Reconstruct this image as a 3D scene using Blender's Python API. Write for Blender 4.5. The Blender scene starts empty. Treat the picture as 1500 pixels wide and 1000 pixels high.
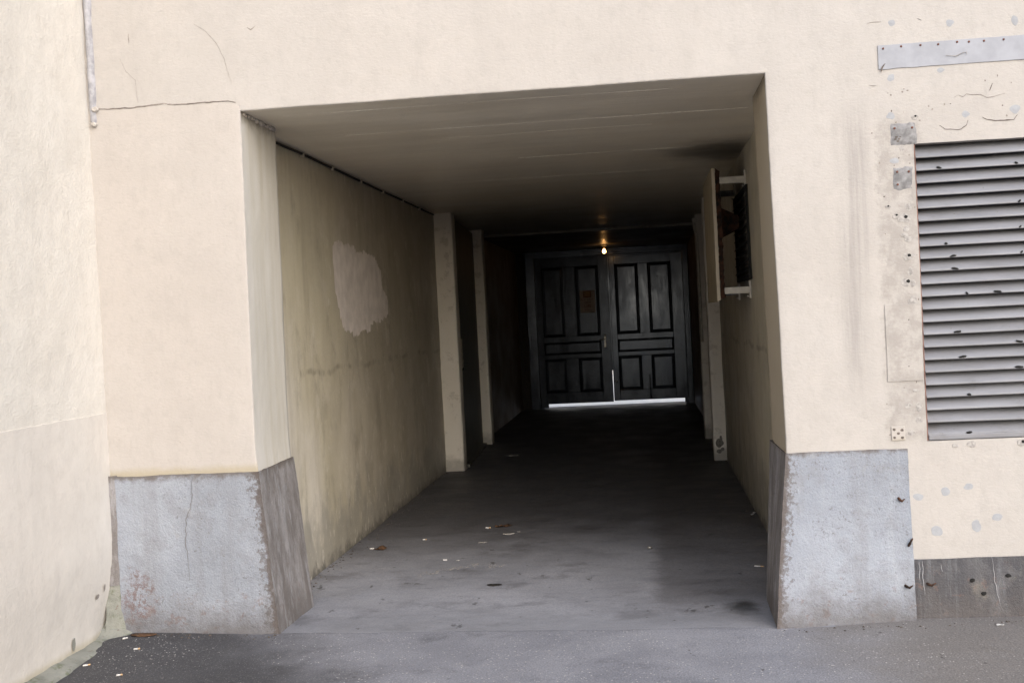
import bpy, bmesh, math, random
from mathutils import Vector, Matrix, noise

# ------------------------------------------------------------------ camera, sky, sun, exposure
scene = bpy.context.scene
C = scene.collection
cam_data = bpy.data.cameras.new('camera')
cam = bpy.data.objects.new('camera', cam_data)
C.objects.link(cam)
cam_data.sensor_width = 36.0
cam_data.lens = 43.2
cam_data.clip_start = 0.05
cam_data.clip_end = 2000.0
R3 = Matrix(((0.99283, 0.04964, 0.10874), (0.10767, 0.02374, -0.9939), (-0.05192, 0.99848, 0.01823)))
cam.matrix_world = Matrix.Translation((0, -6.3, 1.6)) @ R3.to_4x4()
scene.camera = cam

SUN_EL, SUN_AZ = math.radians(27), math.radians(28)      # azimuth from -Y (behind the camera) towards +X
to_sun = Vector((math.cos(SUN_EL) * math.sin(SUN_AZ), -math.cos(SUN_EL) * math.cos(SUN_AZ), math.sin(SUN_EL)))
world = bpy.data.worlds.new('World')
scene.world = world
world.use_nodes = True
wn = world.node_tree.nodes
wn.clear()
sky = wn.new('ShaderNodeTexSky')
sky.sky_type = 'NISHITA'
sky.sun_disc = False
sky.sun_elevation = SUN_EL
sky.sun_rotation = math.pi - SUN_AZ
sky.dust_density = 2.2
sky.air_density = 1.0
sky.ozone_density = 1.0
bg = wn.new('ShaderNodeBackground')
bg.inputs['Strength'].default_value = 0.12
wo = wn.new('ShaderNodeOutputWorld')
world.node_tree.links.new(sky.outputs[0], bg.inputs[0])
world.node_tree.links.new(bg.outputs[0], wo.inputs[0])

sun_data = bpy.data.lights.new('sun', 'SUN')
sun_data.energy = 1.5
sun_data.angle = math.radians(80)
sun_data.color = (1.0, 0.992, 0.984)
sun = bpy.data.objects.new('sun', sun_data)
sun.location = to_sun * 30
sun.rotation_euler = to_sun.to_track_quat('Z', 'Y').to_euler()
C.objects.link(sun)

vs = scene.view_settings
vs.view_transform = 'Standard'
vs.look = 'None'
vs.exposure = 0.96
vs.gamma = 1.0
vs.use_curve_mapping = False
scene.render.engine = 'CYCLES'
cy = scene.cycles
cy.use_denoising = True
cy.max_bounces = 12
cy.diffuse_bounces = 8
cy.glossy_bounces = 4
cy.sample_clamp_indirect = 6.0
cy.caustics_reflective = False
cy.caustics_refractive = False

rnd = random.Random(7)

# ------------------------------------------------------------------ material helpers
class NT:
    def __init__(s, name):
        s.m = bpy.data.materials.new(name)
        s.m.use_nodes = True
        s.t = s.m.node_tree
        s.b = s.t.nodes['Principled BSDF']
        s.geo = s.t.nodes.new('ShaderNodeNewGeometry')
        s.pos = s.geo.outputs['Position']
    def lk(s, a, b): s.t.links.new(a, b)
    def put(s, sock, v):
        if isinstance(v, bpy.types.NodeSocket): s.lk(v, sock)
        elif isinstance(v, tuple) and len(v) == 3 and sock.type == 'RGBA': sock.default_value = (*v, 1)
        else: sock.default_value = v
    def vec(s, scale, off=(0, 0, 0)):
        n = s.t.nodes.new('ShaderNodeMapping')
        s.lk(s.pos, n.inputs['Vector'])
        n.inputs['Scale'].default_value = scale
        n.inputs['Location'].default_value = off
        return n.outputs[0]
    def noise(s, scale, detail=4, rough=.55, vec=None, dist=0.0):
        n = s.t.nodes.new('ShaderNodeTexNoise')
        s.lk(vec or s.pos, n.inputs['Vector'])
        n.inputs['Scale'].default_value = scale
        n.inputs['Detail'].default_value = detail
        n.inputs['Roughness'].default_value = rough
        n.inputs['Distortion'].default_value = dist
        return n.outputs['Fac']
    def voro(s, scale, vec=None, feature='F1', rnd_=1.0):
        n = s.t.nodes.new('ShaderNodeTexVoronoi')
        n.feature = feature
        s.lk(vec or s.pos, n.inputs['Vector'])
        n.inputs['Scale'].default_value = scale
        n.inputs['Randomness'].default_value = rnd_
        return n
    def math(s, op, a, b=0.0, clamp=False):
        n = s.t.nodes.new('ShaderNodeMath')
        n.operation = op
        n.use_clamp = clamp
        s.put(n.inputs[0], a); s.put(n.inputs[1], b)
        return n.outputs[0]
    def step(s, v, lo, hi, a=0.0, b=1.0):
        n = s.t.nodes.new('ShaderNodeMapRange')
        n.interpolation_type = 'SMOOTHSTEP'
        s.put(n.inputs['Value'], v)
        n.inputs['From Min'].default_value = lo; n.inputs['From Max'].default_value = hi
        n.inputs['To Min'].default_value = a; n.inputs['To Max'].default_value = b
        return n.outputs[0]
    def mix(s, f, a, b, mode='MIX'):
        n = s.t.nodes.new('ShaderNodeMix')
        n.data_type = 'RGBA'; n.blend_type = mode
        s.put(n.inputs[0], f); s.put(n.inputs[6], a); s.put(n.inputs[7], b)
        return n.outputs[2]
    def axis(s, k):
        n = s.t.nodes.new('ShaderNodeSeparateXYZ')
        s.lk(s.pos, n.inputs[0])
        return n.outputs[k]
    def bump(s, h, strength, dist, prev=None):
        n = s.t.nodes.new('ShaderNodeBump')
        n.inputs['Strength'].default_value = strength
        n.inputs['Distance'].default_value = dist
        s.put(n.inputs['Height'], h)
        if prev is not None: s.lk(prev, n.inputs['Normal'])
        return n.outputs[0]
    def done(s, col, rough=.8, normal=None, spec=.4, metal=0.0):
        s.put(s.b.inputs['Base Color'], col)
        s.put(s.b.inputs['Roughness'], rough)
        s.put(s.b.inputs['Specular IOR Level'], spec)
        s.put(s.b.inputs['Metallic'], metal)
        if normal is not None: s.lk(normal, s.b.inputs['Normal'])
        return s.m

def plain(name, col, rough=.7, metal=0.0, spec=.4, var=.25, scale=30):
    n = NT(name)
    f = n.noise(scale, 5, .6)
    c = n.mix(n.step(f, .3, .7), tuple(v * (1 - var) for v in col), tuple(min(1, v * (1 + var)) for v in col))
    return n.done(c, rough, n.bump(n.noise(scale * 3, 4), .3, .003), spec, metal)

def facade_paint(name, base, alt, rough_relief=1.0, grime=0.0, line_z=None):
    n = NT(name)
    c = n.mix(n.step(n.noise(.9, 3, .5), .38, .62), base, alt)
    c = n.mix(n.math('MULTIPLY', n.step(n.noise(1.0, 5, .6, n.vec((7, 7, .35))), .5, .75), .16 + grime), c, tuple(v * .72 for v in base))
    c = n.mix(n.math('MULTIPLY', n.step(n.noise(7, 6, .65), .55, .75), .12), c, (.40, .35, .30))
    sp = n.math('MULTIPLY', n.step(n.noise(90, 2, .5), .70, .76), n.step(n.noise(2.2, 4, .6), .50, .68))
    c = n.mix(n.math('MULTIPLY', sp, .45), c, (.20, .18, .16))
    m = n.step(n.noise(2.4, 7, .65, n.vec((1, 1, .8), (3, 8, 5))), .40, .66, 0, .34)
    c = n.mix(m, c, tuple(v * .86 for v in base))
    c = n.mix(n.step(n.noise(13, 8, .7, n.vec((1, 1, .7), (6, 1, 2))), .50, .62, 0, .30), c, tuple(v * .85 for v in base))
    c = n.mix(n.step(n.noise(34, 6, .7, n.vec((1.6, 1.6, .8))), .52, .64, 0, .22), c, tuple(v * .80 for v in base))
    c = n.mix(n.step(n.noise(5.5, 7, .7, n.vec((1, 1, 1), (1, 3, 9))), .54, .62, 0, .25), c, tuple(min(1, v * 1.10) for v in base))
    if name == 'cream_paint':
        x = n.axis(0)
        xx = n.math('ADD', x, n.math('MULTIPLY', n.math('SUBTRACT', n.noise(1.5, 4, .6, n.vec((1, 1, .35))), .5), .22))
        sm = n.math('MULTIPLY', n.step(xx, .93, 1.04), n.step(xx, 1.17, 1.09))
        zs_ = n.axis(2)
        sm = n.math('MULTIPLY', sm, n.math('MULTIPLY', n.step(zs_, .95, 1.4), n.step(zs_, 2.75, 2.3)))
        sm = n.math('MULTIPLY', sm, n.step(n.noise(2, 6, .65, n.vec((14, 1, .5))), .35, .65, .15, .6))
        c = n.mix(sm, c, (.27, .255, .25))
        xg = n.math('ADD', x, n.math('MULTIPLY', n.math('SUBTRACT', n.noise(11, 6, .7), .5), .20))
        gz = n.math('MULTIPLY', n.math('MULTIPLY', n.step(xg, 1.165, 1.20), n.step(xg, 1.42, 1.36)), n.step(n.noise(9, 8, .72), .40, .58, .12, .62))
        gz = n.math('MULTIPLY', gz, n.math('MULTIPLY', n.step(zs_, .86, .92), n.step(zs_, 2.56, 2.44)))
        c = n.mix(gz, c, (.29, .27, .255))
    if line_z is not None:
        z = n.axis(2)
        w = n.math('ADD', z, n.math('MULTIPLY', n.math('SUBTRACT', n.noise(9, 5, .6), .5), .05))
        c = n.mix(n.step(w, line_z + .055, line_z + .005, 0, .55), c, (.36, .31, .19))
    h = n.noise(9, 8, .62)
    nm = n.bump(h, .55 * rough_relief, .012)
    nm = n.bump(n.noise(48, 5, .65, n.vec((1, 1, 1.8))), .55 * rough_relief, .006, nm)
    nm = n.bump(n.noise(260, 2, .5), .25, .0015, nm)
    return n.done(c, .82, nm, .25)

M = {}
M['cream'] = facade_paint('cream_paint', (.455, .432, .414), (.46, .44, .425), .6)
M['cream_pier'] = facade_paint('cream_pier_paint', (.465, .434, .412), (.465, .438, .418), .5, line_z=.868)
M['cream_side'] = facade_paint('cream_roughcast', (.71, .678, .63), (.71, .685, .645), .9)
M['cream_side_low'] = facade_paint('cream_smooth_render', (.68, .643, .605), (.68, .65, .615), .5, line_z=.03)

def inner_paint(name='dirty_passage_paint', far=False):
    n = NT(name)
    c = n.mix(n.step(n.noise(1.1, 4, .6), .38, .62), (.60, .565, .49), (.655, .62, .56))
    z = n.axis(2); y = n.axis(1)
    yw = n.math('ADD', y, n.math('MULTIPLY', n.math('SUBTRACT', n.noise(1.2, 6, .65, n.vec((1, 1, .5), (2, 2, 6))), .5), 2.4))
    # olive tone near the mouth, darker brown tone further in
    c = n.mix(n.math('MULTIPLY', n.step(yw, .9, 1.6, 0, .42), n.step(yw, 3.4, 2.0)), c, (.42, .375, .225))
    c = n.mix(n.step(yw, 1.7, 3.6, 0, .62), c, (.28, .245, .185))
    # vertical dirt runs
    c = n.mix(n.step(n.noise(.8, 6, .65, n.vec((4, 4, .45))), .46, .66, 0, .32), c, (.34, .305, .23))
    c = n.mix(n.step(n.noise(1.1, 7, .7, n.vec((9, 9, .5), (3, 6, 1))), .52, .66, 0, .18), c, (.24, .215, .165))
    # blotches
    c = n.mix(n.step(n.noise(2.4, 8, .72, n.vec((1.4, 1.4, .8), (3, 1, 2))), .52, .64, 0, .34), c, (.22, .20, .16))
    c = n.mix(n.step(n.noise(3.4, 7, .7, n.vec((1, 1, 1), (9, 4, 7))), .57, .60, 0, .32), c, (.60, .56, .49))
    lowz = n.math('ADD', z, n.math('MULTIPLY', n.math('SUBTRACT', n.noise(3.2, 8, .7, n.vec((1, 1, .7))), .5), 1.5))
    c = n.mix(n.step(lowz, .55, .15, 0, .6), c, (.23, .225, .21))
    base_ = n.math('ADD', z, n.math('MULTIPLY', n.math('SUBTRACT', n.noise(9, 7, .7), .5), .35))
    c = n.mix(n.step(base_, .10, -.02, 0, .8), c, (.10, .095, .085))
    chips = n.math('MULTIPLY', n.step(n.noise(21, 5, .62, n.vec((1, 1, .4))), .60, .64), n.step(lowz, 1.3, .4))
    c = n.mix(n.math('MULTIPLY', chips, .5), c, (.66, .63, .57))
    zl = n.math('ADD', z, n.math('MULTIPLY', n.math('SUBTRACT', n.noise(1.8, 6, .7), .5), .16))
    sc = n.math('MULTIPLY', n.math('MULTIPLY', n.step(zl, 1.285, 1.31), n.step(zl, 1.345, 1.32)), n.step(n.noise(2.5, 6, .7, n.vec((1, 1, .4), (7, 1, 1))), .44, .60, 0, .5))
    c = n.mix(sc, c, (.14, .12, .095))
    wc = n.math('MULTIPLY', n.step(n.noise(15, 5, .65, n.vec((1, .8, .35), (5, 8, 2))), .63, .66), n.step(n.noise(1.3, 3), .42, .58))
    c = n.mix(n.math('MULTIPLY', wc, .5), c, (.68, .65, .59))
    if far: c = n.mix(.72, c, (.14, .095, .06))  # far walls: same paint mixed darker and browner
    nm = n.bump(n.noise(7, 8, .62), .6, .012)
    nm = n.bump(n.noise(70, 4, .6), .35, .003, nm)
    return n.done(c, n.step(n.noise(3, 4), .3, .7, .40, .65), nm, .35)
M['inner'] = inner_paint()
M['innerfar'] = inner_paint('brown_far_passage_paint', True)

def reveal_paint(name='reveal_paint', tan=False):
    n = NT(name)
    c = n.mix(n.step(n.noise(1.3, 4, .6), .35, .65), (.585, .565, .525), (.625, .605, .57))
    c = n.mix(n.step(n.noise(1.0, 6, .65, n.vec((6, 6, .4))), .45, .75, 0, .45), c, (.42, .38, .28))
    if tan: c = n.mix(.8, c, (.40, .335, .235))
    z = n.axis(2)
    top = n.math('ADD', z, n.math('MULTIPLY', n.math('SUBTRACT', n.noise(14, 6, .65), .5), .12))
    c = n.mix(n.step(top, 2.68, 2.78, 0, .8), c, (.13, .11, .085))
    nm = n.bump(n.noise(8, 8, .62), .5, .012)
    nm = n.bump(n.noise(70, 4, .6), .3, .003, nm)
    return n.done(c, .65, nm, .3)
M['reveal'] = reveal_paint()
M['reveal_tan'] = reveal_paint('tan_reveal_paint', True)

def ceiling_paint():
    n = NT('sooty_ceiling_paint')
    c = n.mix(n.step(n.noise(.9, 5, .6), .35, .65), (.84, .77, .65), (.86, .80, .69))
    c = n.mix(n.step(n.noise(1.5, 7, .7, n.vec((.5, 3.2, 1))), .45, .75, 0, .25), c, (.56, .49, .39))
    # board marks of the formwork, across the passage
    y = n.axis(1)
    wob = n.math('ADD', y, n.math('MULTIPLY', n.noise(.7, 3), .10))
    fr = n.math('FRACT', n.math('MULTIPLY', wob, 1.9))
    line = n.math('MULTIPLY', n.step(fr, .955, .980), n.step(n.noise(1.3, 5, .7), .44, .56))
    c = n.mix(n.step(fr, .0, .5, .0, .05), c, (.40, .35, .28))
    c = n.mix(n.math('MULTIPLY', line, .6), c, (.88, .82, .72))
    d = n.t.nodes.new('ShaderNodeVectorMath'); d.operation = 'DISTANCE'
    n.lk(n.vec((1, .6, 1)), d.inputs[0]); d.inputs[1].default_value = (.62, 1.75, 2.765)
    black_tone = n.math('ADD', d.outputs['Value'], n.math('MULTIPLY', n.math('SUBTRACT', n.noise(3, 5, .6), .5), .35))
    c = n.mix(n.step(black_tone, .55, .10, 0, .85), c, (.07, .06, .05))  # sooty mark beside the vent exhaust
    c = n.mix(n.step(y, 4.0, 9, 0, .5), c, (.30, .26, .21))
    c = n.mix(n.step(y, 10.40, 10.43, 0, .85), c, (.05, .045, .04))  # much darker tone on the far ceiling section
    ch = n.math('MULTIPLY', n.step(n.noise(30, 4, .6, n.vec((.5, 1.4, 1))), .685, .715), n.step(n.noise(2.0, 3), .45, .6))
    c = n.mix(n.math('MULTIPLY', ch, .6), c, (.85, .80, .72))
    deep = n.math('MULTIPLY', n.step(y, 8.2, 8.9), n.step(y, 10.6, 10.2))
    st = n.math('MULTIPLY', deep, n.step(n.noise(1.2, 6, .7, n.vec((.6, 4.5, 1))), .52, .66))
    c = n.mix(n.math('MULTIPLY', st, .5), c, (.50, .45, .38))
    nm = n.bump(n.noise(5, 7, .6, n.vec((.5, 2, 1))), .5, .012)
    nm = n.bump(fr, .15, .004, nm)
    nm = n.bump(n.noise(80, 3, .6), .25, .003, nm)
    return n.done(c, n.step(n.noise(2, 4), .3, .7, .30, .5), nm, .4)
M['ceiling'] = ceiling_paint()

def pilaster_paint():
    n = NT('pilaster_paint')
    c = n.mix(n.step(n.noise(2, 4, .6), .35, .65), (.74, .70, .64), (.78, .74, .69))
    c = n.mix(n.step(n.noise(7, 8, .72), .53, .64, 0, .4), c, (.34, .31, .26))
    z = n.axis(2)
    lowz = n.math('ADD', z, n.math('MULTIPLY', n.math('SUBTRACT', n.noise(8, 6, .65), .5), .3))
    c = n.mix(n.step(lowz, .20, .05, 0, .6), c, (.20, .19, .17))
    return n.done(c, .75, n.bump(n.noise(14, 7, .6), .5, .01), .3)
M['pilaster'] = pilaster_paint()

def plinth_paint(name, base, alt, wear, edge=None):
    n = NT(name)
    c = n.mix(n.step(n.noise(2.0, 5, .6), .35, .65), base, alt)
    c = n.mix(n.step(n.noise(1.2, 6, .65, n.vec((7, 7, .5))), .45, .75, 0, .45), c, (.20, .20, .21))
    c = n.mix(n.step(n.noise(1.4, 6, .65, n.vec((9, 9, .5), (4, 2, 8))), .55, .75, 0, .40), c, (.40, .425, .47))
    c = n.mix(n.step(n.noise(3.0, 6, .7, n.vec((1, 1, 1), (5, 5, 5))), .58, .75, 0, .40), c, (.36, .33, .26))
    dark = n.math('MULTIPLY', n.step(n.noise(60, 5, .72), .57, .66), n.step(n.noise(3.5, 5, .65), .36, .60))
    c = n.mix(n.math('MULTIPLY', dark, .6), c, (.10, .085, .08))
    c = n.mix(n.step(n.noise(95, 4, .65), .50, .68, 0, .16), c, (.42, .45, .51) if name != 'dark_plinth_paint' else (.22, .22, .23))
    z = n.axis(2)
    wz = n.math('ADD', z, n.math('MULTIPLY', n.math('SUBTRACT', n.noise(7, 7, .7), .5), .40))
    red = n.math('MULTIPLY', n.step(n.noise(16, 7, .72), .57, .62), n.step(wz, .30, .12))
    c = n.mix(n.math('MULTIPLY', red, .55), c, (.22, .14, .12))
    c = n.mix(n.step(wz, .24, -.04, 0, .8), c, (.115, .105, .105))
    c = n.mix(n.step(n.noise(5, 8, .72, n.vec((1, 1, 1), (8, 1, 2))), .51, .63, 0, .30), c, (.20, .20, .21))
    tz = n.math('ADD', z, n.math('MULTIPLY', n.math('SUBTRACT', n.noise(18, 7, .7), .5), .10))
    c = n.mix(n.step(tz, .825, .865, 0, .8), c, (.12, .10, .085))
    if edge:
        x0, slope, sgn = edge          # worn arris towards the passage: x = x0 + slope * (.86 - z)
        xe = n.math('ADD', n.math('MULTIPLY', n.math('SUBTRACT', .86, z), slope), x0)
        d = n.math('MULTIPLY', n.math('SUBTRACT', xe, n.axis(0)), sgn)
        d = n.math('ADD', d, n.math('MULTIPLY', n.math('SUBTRACT', n.noise(24, 7, .72), .5), .11))
        c = n.mix(n.step(d, .034, .012, 0, .85), c, (.118, .100, .095))
        d2 = n.math('ADD', d, n.math('MULTIPLY', n.math('SUBTRACT', n.noise(45, 5, .7), .5), .35))
        c = n.mix(n.step(d2, .05, .02, 0, .6), c, (.11, .094, .088))
        if sgn > 0:
            rd = n.t.nodes.new('ShaderNodeVectorMath'); rd.operation = 'DISTANCE'
            n.lk(n.vec((1, 0, .75)), rd.inputs[0]); rd.inputs[1].default_value = (-2.76, 0, .165)
            q = n.math('ADD', rd.outputs['Value'], n.math('MULTIPLY', n.math('SUBTRACT', n.noise(20, 7, .75), .5), .36))
            c = n.mix(n.math('MULTIPLY', n.step(q, .13, .04, 0, .8), n.step(n.noise(38, 6, .75), .46, .56)), c, (.17, .115, .11))
    if wear:
        c = n.mix(n.step(n.noise(1.6, 8, .75, n.vec((5, 5, 1.5), (2, 7, 1))), .38, .60, 0, .85), c, (.15, .135, .13))
        c = n.mix(n.step(n.noise(2.2, 8, .75, n.vec((8, 8, 1.6), (2, 3, 1))), .53, .62, 0, .5), c, (.36, .37, .40))
    c = n.mix(n.step(n.noise(130, 3, .6), .42, .60, 0, .10), c, n.mix(1.0, c, (.62, .62, .63), 'MULTIPLY'))
    nm = n.bump(n.noise(22, 7, .7), .6, .014)
    nm = n.bump(n.noise(110, 4, .65), .7, .007, nm)
    return n.done(c, .72, nm, .3)
M['plinth'] = plinth_paint('grey_plinth_paint', (.275, .302, .355), (.335, .365, .425), False, (-2.066, .076, 1))
M['plinth_r'] = plinth_paint('grey_plinth_paint_right', (.275, .302, .355), (.335, .365, .425), False, (.664, -.108, -1))
M['plinth_worn'] = plinth_paint('rubbed_plinth_side', (.27, .255, .255), (.33, .32, .33), True)
M['plinth_dark'] = plinth_paint('dark_plinth_paint', (.058, .058, .066), (.082, .082, .092), False)

def asphalt(name, base, alt, coarse, patch):
    n = NT(name)
    c = n.mix(n.step(n.noise(1.3, 6, .62), .35, .66), base, alt)
    c = n.mix(n.step(n.noise(3.4, 7, .7, n.vec((1, 1, 1), (6, 2, 0))), .54, .72, 0, .55), c, tuple(v * .45 for v in base))
    if patch:        # fresher, darker asphalt laid in the corner by the left pier
        x, y = n.axis(0), n.axis(1)
        w = n.math('ADD', n.math('ADD', x, n.math('MULTIPLY', y, .6)), n.math('MULTIPLY', n.math('SUBTRACT', n.noise(2.2, 6, .65), .5), .9))
        c = n.mix(n.step(w, -1.55, -2.45, 0, .85), c, (.030, .029, .031))
        # brownish gritty asphalt along the right hand plinth
        w2 = n.math('ADD', x, n.math('MULTIPLY', n.math('SUBTRACT', n.noise(1.7, 5, .6), .5), .9))
        c = n.mix(n.step(w2, .45, 1.25, 0, .75), c, (.185, .168, .15))
    c = n.mix(n.step(n.noise(115, 3, .6), .40, .62, 0, .55), c, n.mix(1.0, c, (.52, .51, .52), 'MULTIPLY'))
    c = n.mix(n.step(n.noise(85, 3, .6, n.vec((1, 1, 1), (4, 4, 1))), .60, .70, 0, .5), c, n.mix(1.0, c, (1.7, 1.68, 1.66), 'MULTIPLY'))
    v = n.voro(95 if coarse else 210)
    stone = n.math('MULTIPLY', n.step(v.outputs['Distance'], .35, .22), n.step(n.noise(150, 1, .5, n.vec((1, 1, 1), (2, 9, 4))), .52, .60))
    c = n.mix(n.math('MULTIPLY', stone, .55 if coarse else .30), c, (.42, .41, .41))
    v2 = n.voro(38)
    grit = n.math('MULTIPLY', n.step(v2.outputs['Distance'], .17, .10), n.step(n.noise(2.5, 4, .6, n.vec((1, 1, 1), (1, 8, 3))), .42, .56))
    c = n.mix(n.math('MULTIPLY', grit, .8 if coarse else .25), c, (.66, .64, .62))
    spots = n.math('MULTIPLY', n.step(n.noise(11, 5, .65, n.vec((1, .6, 1), (3, 3, 3))), .665, .70), .65)
    c = n.mix(spots, c, (.028, .026, .026))
    nm = n.bump(n.noise(3, 6, .6), .4, .015)
    nm = n.bump(v.outputs['Distance'], .5 if coarse else .25, .004, nm)
    nm = n.bump(n.noise(320, 2), .4, .002, nm)
    return n.done(c, n.step(n.noise(2.5, 4), .3, .7, .55, .8), nm, .35)
M['street'] = asphalt('street_asphalt', (.235, .242, .277), (.295, .302, .338), True, True)

def floor_mat():
    n = NT('worn_passage_floor')
    c = n.mix(n.step(n.noise(1.0, 6, .62), .35, .66), (.26, .268, .305), (.32, .328, .37))
    c = n.mix(n.step(n.noise(2.8, 8, .7, n.vec((.9, 1.2, 1), (6, 2, 0))), .50, .68, 0, .45), c, (.065, .063, .070))
    y = n.axis(1); x = n.axis(0)
    # inner floor: near-black dirt, with the light falloff painted into its colour
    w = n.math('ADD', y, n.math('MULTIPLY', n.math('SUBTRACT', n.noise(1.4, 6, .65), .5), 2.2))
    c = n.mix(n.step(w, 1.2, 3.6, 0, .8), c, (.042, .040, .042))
    # shade of the right pier, painted into the floor colour
    w3 = n.math('ADD', x, n.math('MULTIPLY', n.math('SUBTRACT', n.noise(2.5, 6, .65), .5), .35))
    pier_shade = n.math('MULTIPLY', n.step(w3, -.08, .06), n.step(y, .15, .7))
    c = n.mix(n.math('MULTIPLY', pier_shade, .55), c, (.055, .050, .050))
    d = n.t.nodes.new('ShaderNodeVectorMath'); d.operation = 'DISTANCE'
    n.lk(n.vec((1, .55, 1)), d.inputs[0]); d.inputs[1].default_value = (.44, .17, 0)
    dd = n.math('ADD', d.outputs['Value'], n.math('MULTIPLY', n.math('SUBTRACT', n.noise(9, 5, .6), .5), .16))
    c = n.mix(n.step(dd, .13, .03, 0, .9), c, (.012, .012, .012))
    c = n.mix(n.step(n.noise(115, 3, .6), .40, .62, 0, .5), c, n.mix(1.0, c, (.55, .55, .55), 'MULTIPLY'))
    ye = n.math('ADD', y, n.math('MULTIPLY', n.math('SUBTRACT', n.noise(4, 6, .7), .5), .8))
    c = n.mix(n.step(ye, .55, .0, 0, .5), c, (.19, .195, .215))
    c = n.mix(n.step(n.noise(1.1, 7, .7, n.vec((1.1, 3, 1), (3, 3, 3))), .50, .66, 0, .25), c, n.mix(1.0, c, (.5, .49, .49), 'MULTIPLY'))
    v = n.voro(170)
    stone = n.math('MULTIPLY', n.step(v.outputs['Distance'], .33, .2), n.step(n.noise(150, 1, .5), .55, .62))
    c = n.mix(n.math('MULTIPLY', stone, .22), c, (.40, .39, .40))
    spots = n.math('MULTIPLY', n.step(n.noise(9, 5, .65, n.vec((1, .55, 1), (3, 3, 3))), .64, .69), .7)
    c = n.mix(spots, c, (.030, .028, .028))
    nm = n.bump(n.noise(2.4, 6, .6), .5, .02)
    nm = n.bump(n.noise(40, 6, .65), .35, .006, nm)
    nm = n.bump(n.noise(300, 2), .3, .002, nm)
    return n.done(c, n.step(n.noise(2.5, 5), .3, .7, .48, .75), nm, .35)
M['floor'] = floor_mat()
M['court'] = plain('pale_courtyard_paving', (.84, .83, .82), .3, var=.04, scale=8)

def gate_paint():
    n = NT('black_gate_paint')
    c = n.mix(n.step(n.noise(3, 6, .65), .35, .65), (.014, .016, .023), (.024, .027, .037))
    c = n.mix(n.step(n.noise(2, 7, .7, n.vec((5, 5, 1.2))), .55, .75, 0, .5), c, (.045, .052, .072))
    r = n.step(n.noise(2.3, 6, .65, n.vec((3, 3, 1.0))), .3, .7, .10, .26)
    nm = n.bump(n.noise(12, 6, .6, n.vec((4, 4, .5))), .22, .006)
    n.b.inputs['Specular Tint'].default_value = (.74, .84, 1.0, 1)
    return n.done(c, r, nm, .62)
M['gate'] = gate_paint()

def rust(name, a, b):
    n = NT(name)
    f = n.noise(18, 8, .7)
    c = n.mix(n.step(f, .4, .6), a, b)
    return n.done(c, .8, n.bump(n.noise(60, 6, .7), 1.0, .012), .3)
M['rust'] = rust('rusty_back', (.018, .014, .012), (.085, .038, .022))

def slat_metal():
    n = NT('grey_slat_paint')
    c = n.mix(n.step(n.noise(5, 5, .6, n.vec((.4, 1, 3))), .35, .65), (.19, .195, .217), (.24, .247, .275))
    c = n.mix(n.step(n.noise(3, 7, .7, n.vec((1, 1, 2))), .52, .72, 0, .45), c, (.12, .112, .108))
    c = n.mix(n.step(n.noise(60, 3, .6), .70, .74, 0, .5), c, (.10, .08, .07))
    return n.done(c, .48, n.bump(n.noise(12, 5, .6, n.vec((.5, 1, 1))), .25, .006), .45)
M['slat'] = slat_metal()
M['dark'] = plain('dark_cavity', (.012, .012, .012), .9)
M['filler'] = plain('grey_filler', (.34, .355, .385), .8, var=.08, scale=20)
M['sheet'] = plain('galvanised_sheet', (.21, .21, .22), .6, var=.35, scale=30)
M['strip'] = plain('grey_primer_strip', (.33, .345, .39), .7, var=.09, scale=9)
M['screw'] = plain('rusty_screw', (.13, .055, .04), .7)
M['crack'] = plain('crack_shadow', (.13, .11, .10), .95)
M['plcrack'] = plain('plinth_crack', (.17, .17, .18), .95)
M['hair'] = plain('hairline_crack', (.27, .245, .225), .95)
M['drip'] = plain('white_drip', (.34, .34, .36), .7, var=.05)
M['mortar'] = plain('lime_mortar', (.50, .47, .44), .9, var=.3, scale=45)
M['plug'] = plain('smeared_plug', (.36, .345, .335), .9, var=.28, scale=60)
M['flash'] = plain('peeling_flashing', (.36, .36, .39), .7, var=.22, scale=24)
M['primer'] = plain('red_primer', (.25, .145, .12), .8)
M['repaint'] = plain('pinkish_repaint', (.67, .62, .595), .8, var=.10, scale=9)
M['panelcream'] = plain('cream_sheet_paint', (.50, .44, .35), .6, var=.10, scale=8)
M['panelface'] = plain('tan_sheet_paint', (.34, .29, .205), .55, var=.15, scale=5)
M['armw'] = plain('white_bar_paint', (.62, .59, .53), .6, var=.10, scale=20)
M['moss'] = NT('mossy_concrete')
_n = M['moss']
_c = _n.mix(_n.step(_n.noise(6, 6, .65), .38, .62), (.19, .195, .175), (.27, .275, .25))
_c = _n.mix(_n.step(_n.noise(14, 6, .7), .56, .66, 0, .7), _c, (.13, .15, .09))
_c = _n.mix(_n.step(_n.noise(30, 6, .7), .62, .68, 0, .6), _c, (.15, .09, .06))
M['moss'] = _n.done(_c, .9, _n.bump(_n.noise(22, 7, .7), .8, .012), .2)
M['sidedoor'] = plain('grey_green_door_paint', (.075, .075, .062), .5, var=.2, scale=4)
M['splinter'] = plain('chipped_wood', (.44, .40, .34), .85, var=.3, scale=40)
M['cable'] = plain('black_cable', (.02, .018, .016), .6)
M['clipm'] = plain('pale_clip', (.55, .50, .42), .7)
M['butt'] = plain('cigarette_paper', (.62, .61, .60), .8, var=.12)
M['filter'] = plain('cigarette_filter', (.45, .31, .18), .8)
M['crumb'] = plain('dirt_crumb', (.07, .06, .052), .95, var=.5, scale=50)
M['white'] = plain('bounce_wall_white', (.80, .79, .77), .8, var=.03)
M['ridge'] = plain('ridge_lime', (.84, .78, .68), .8, var=.25)
M['black_tone'] = plain('near_black_plaster', (.035, .03, .025), .9)
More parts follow.
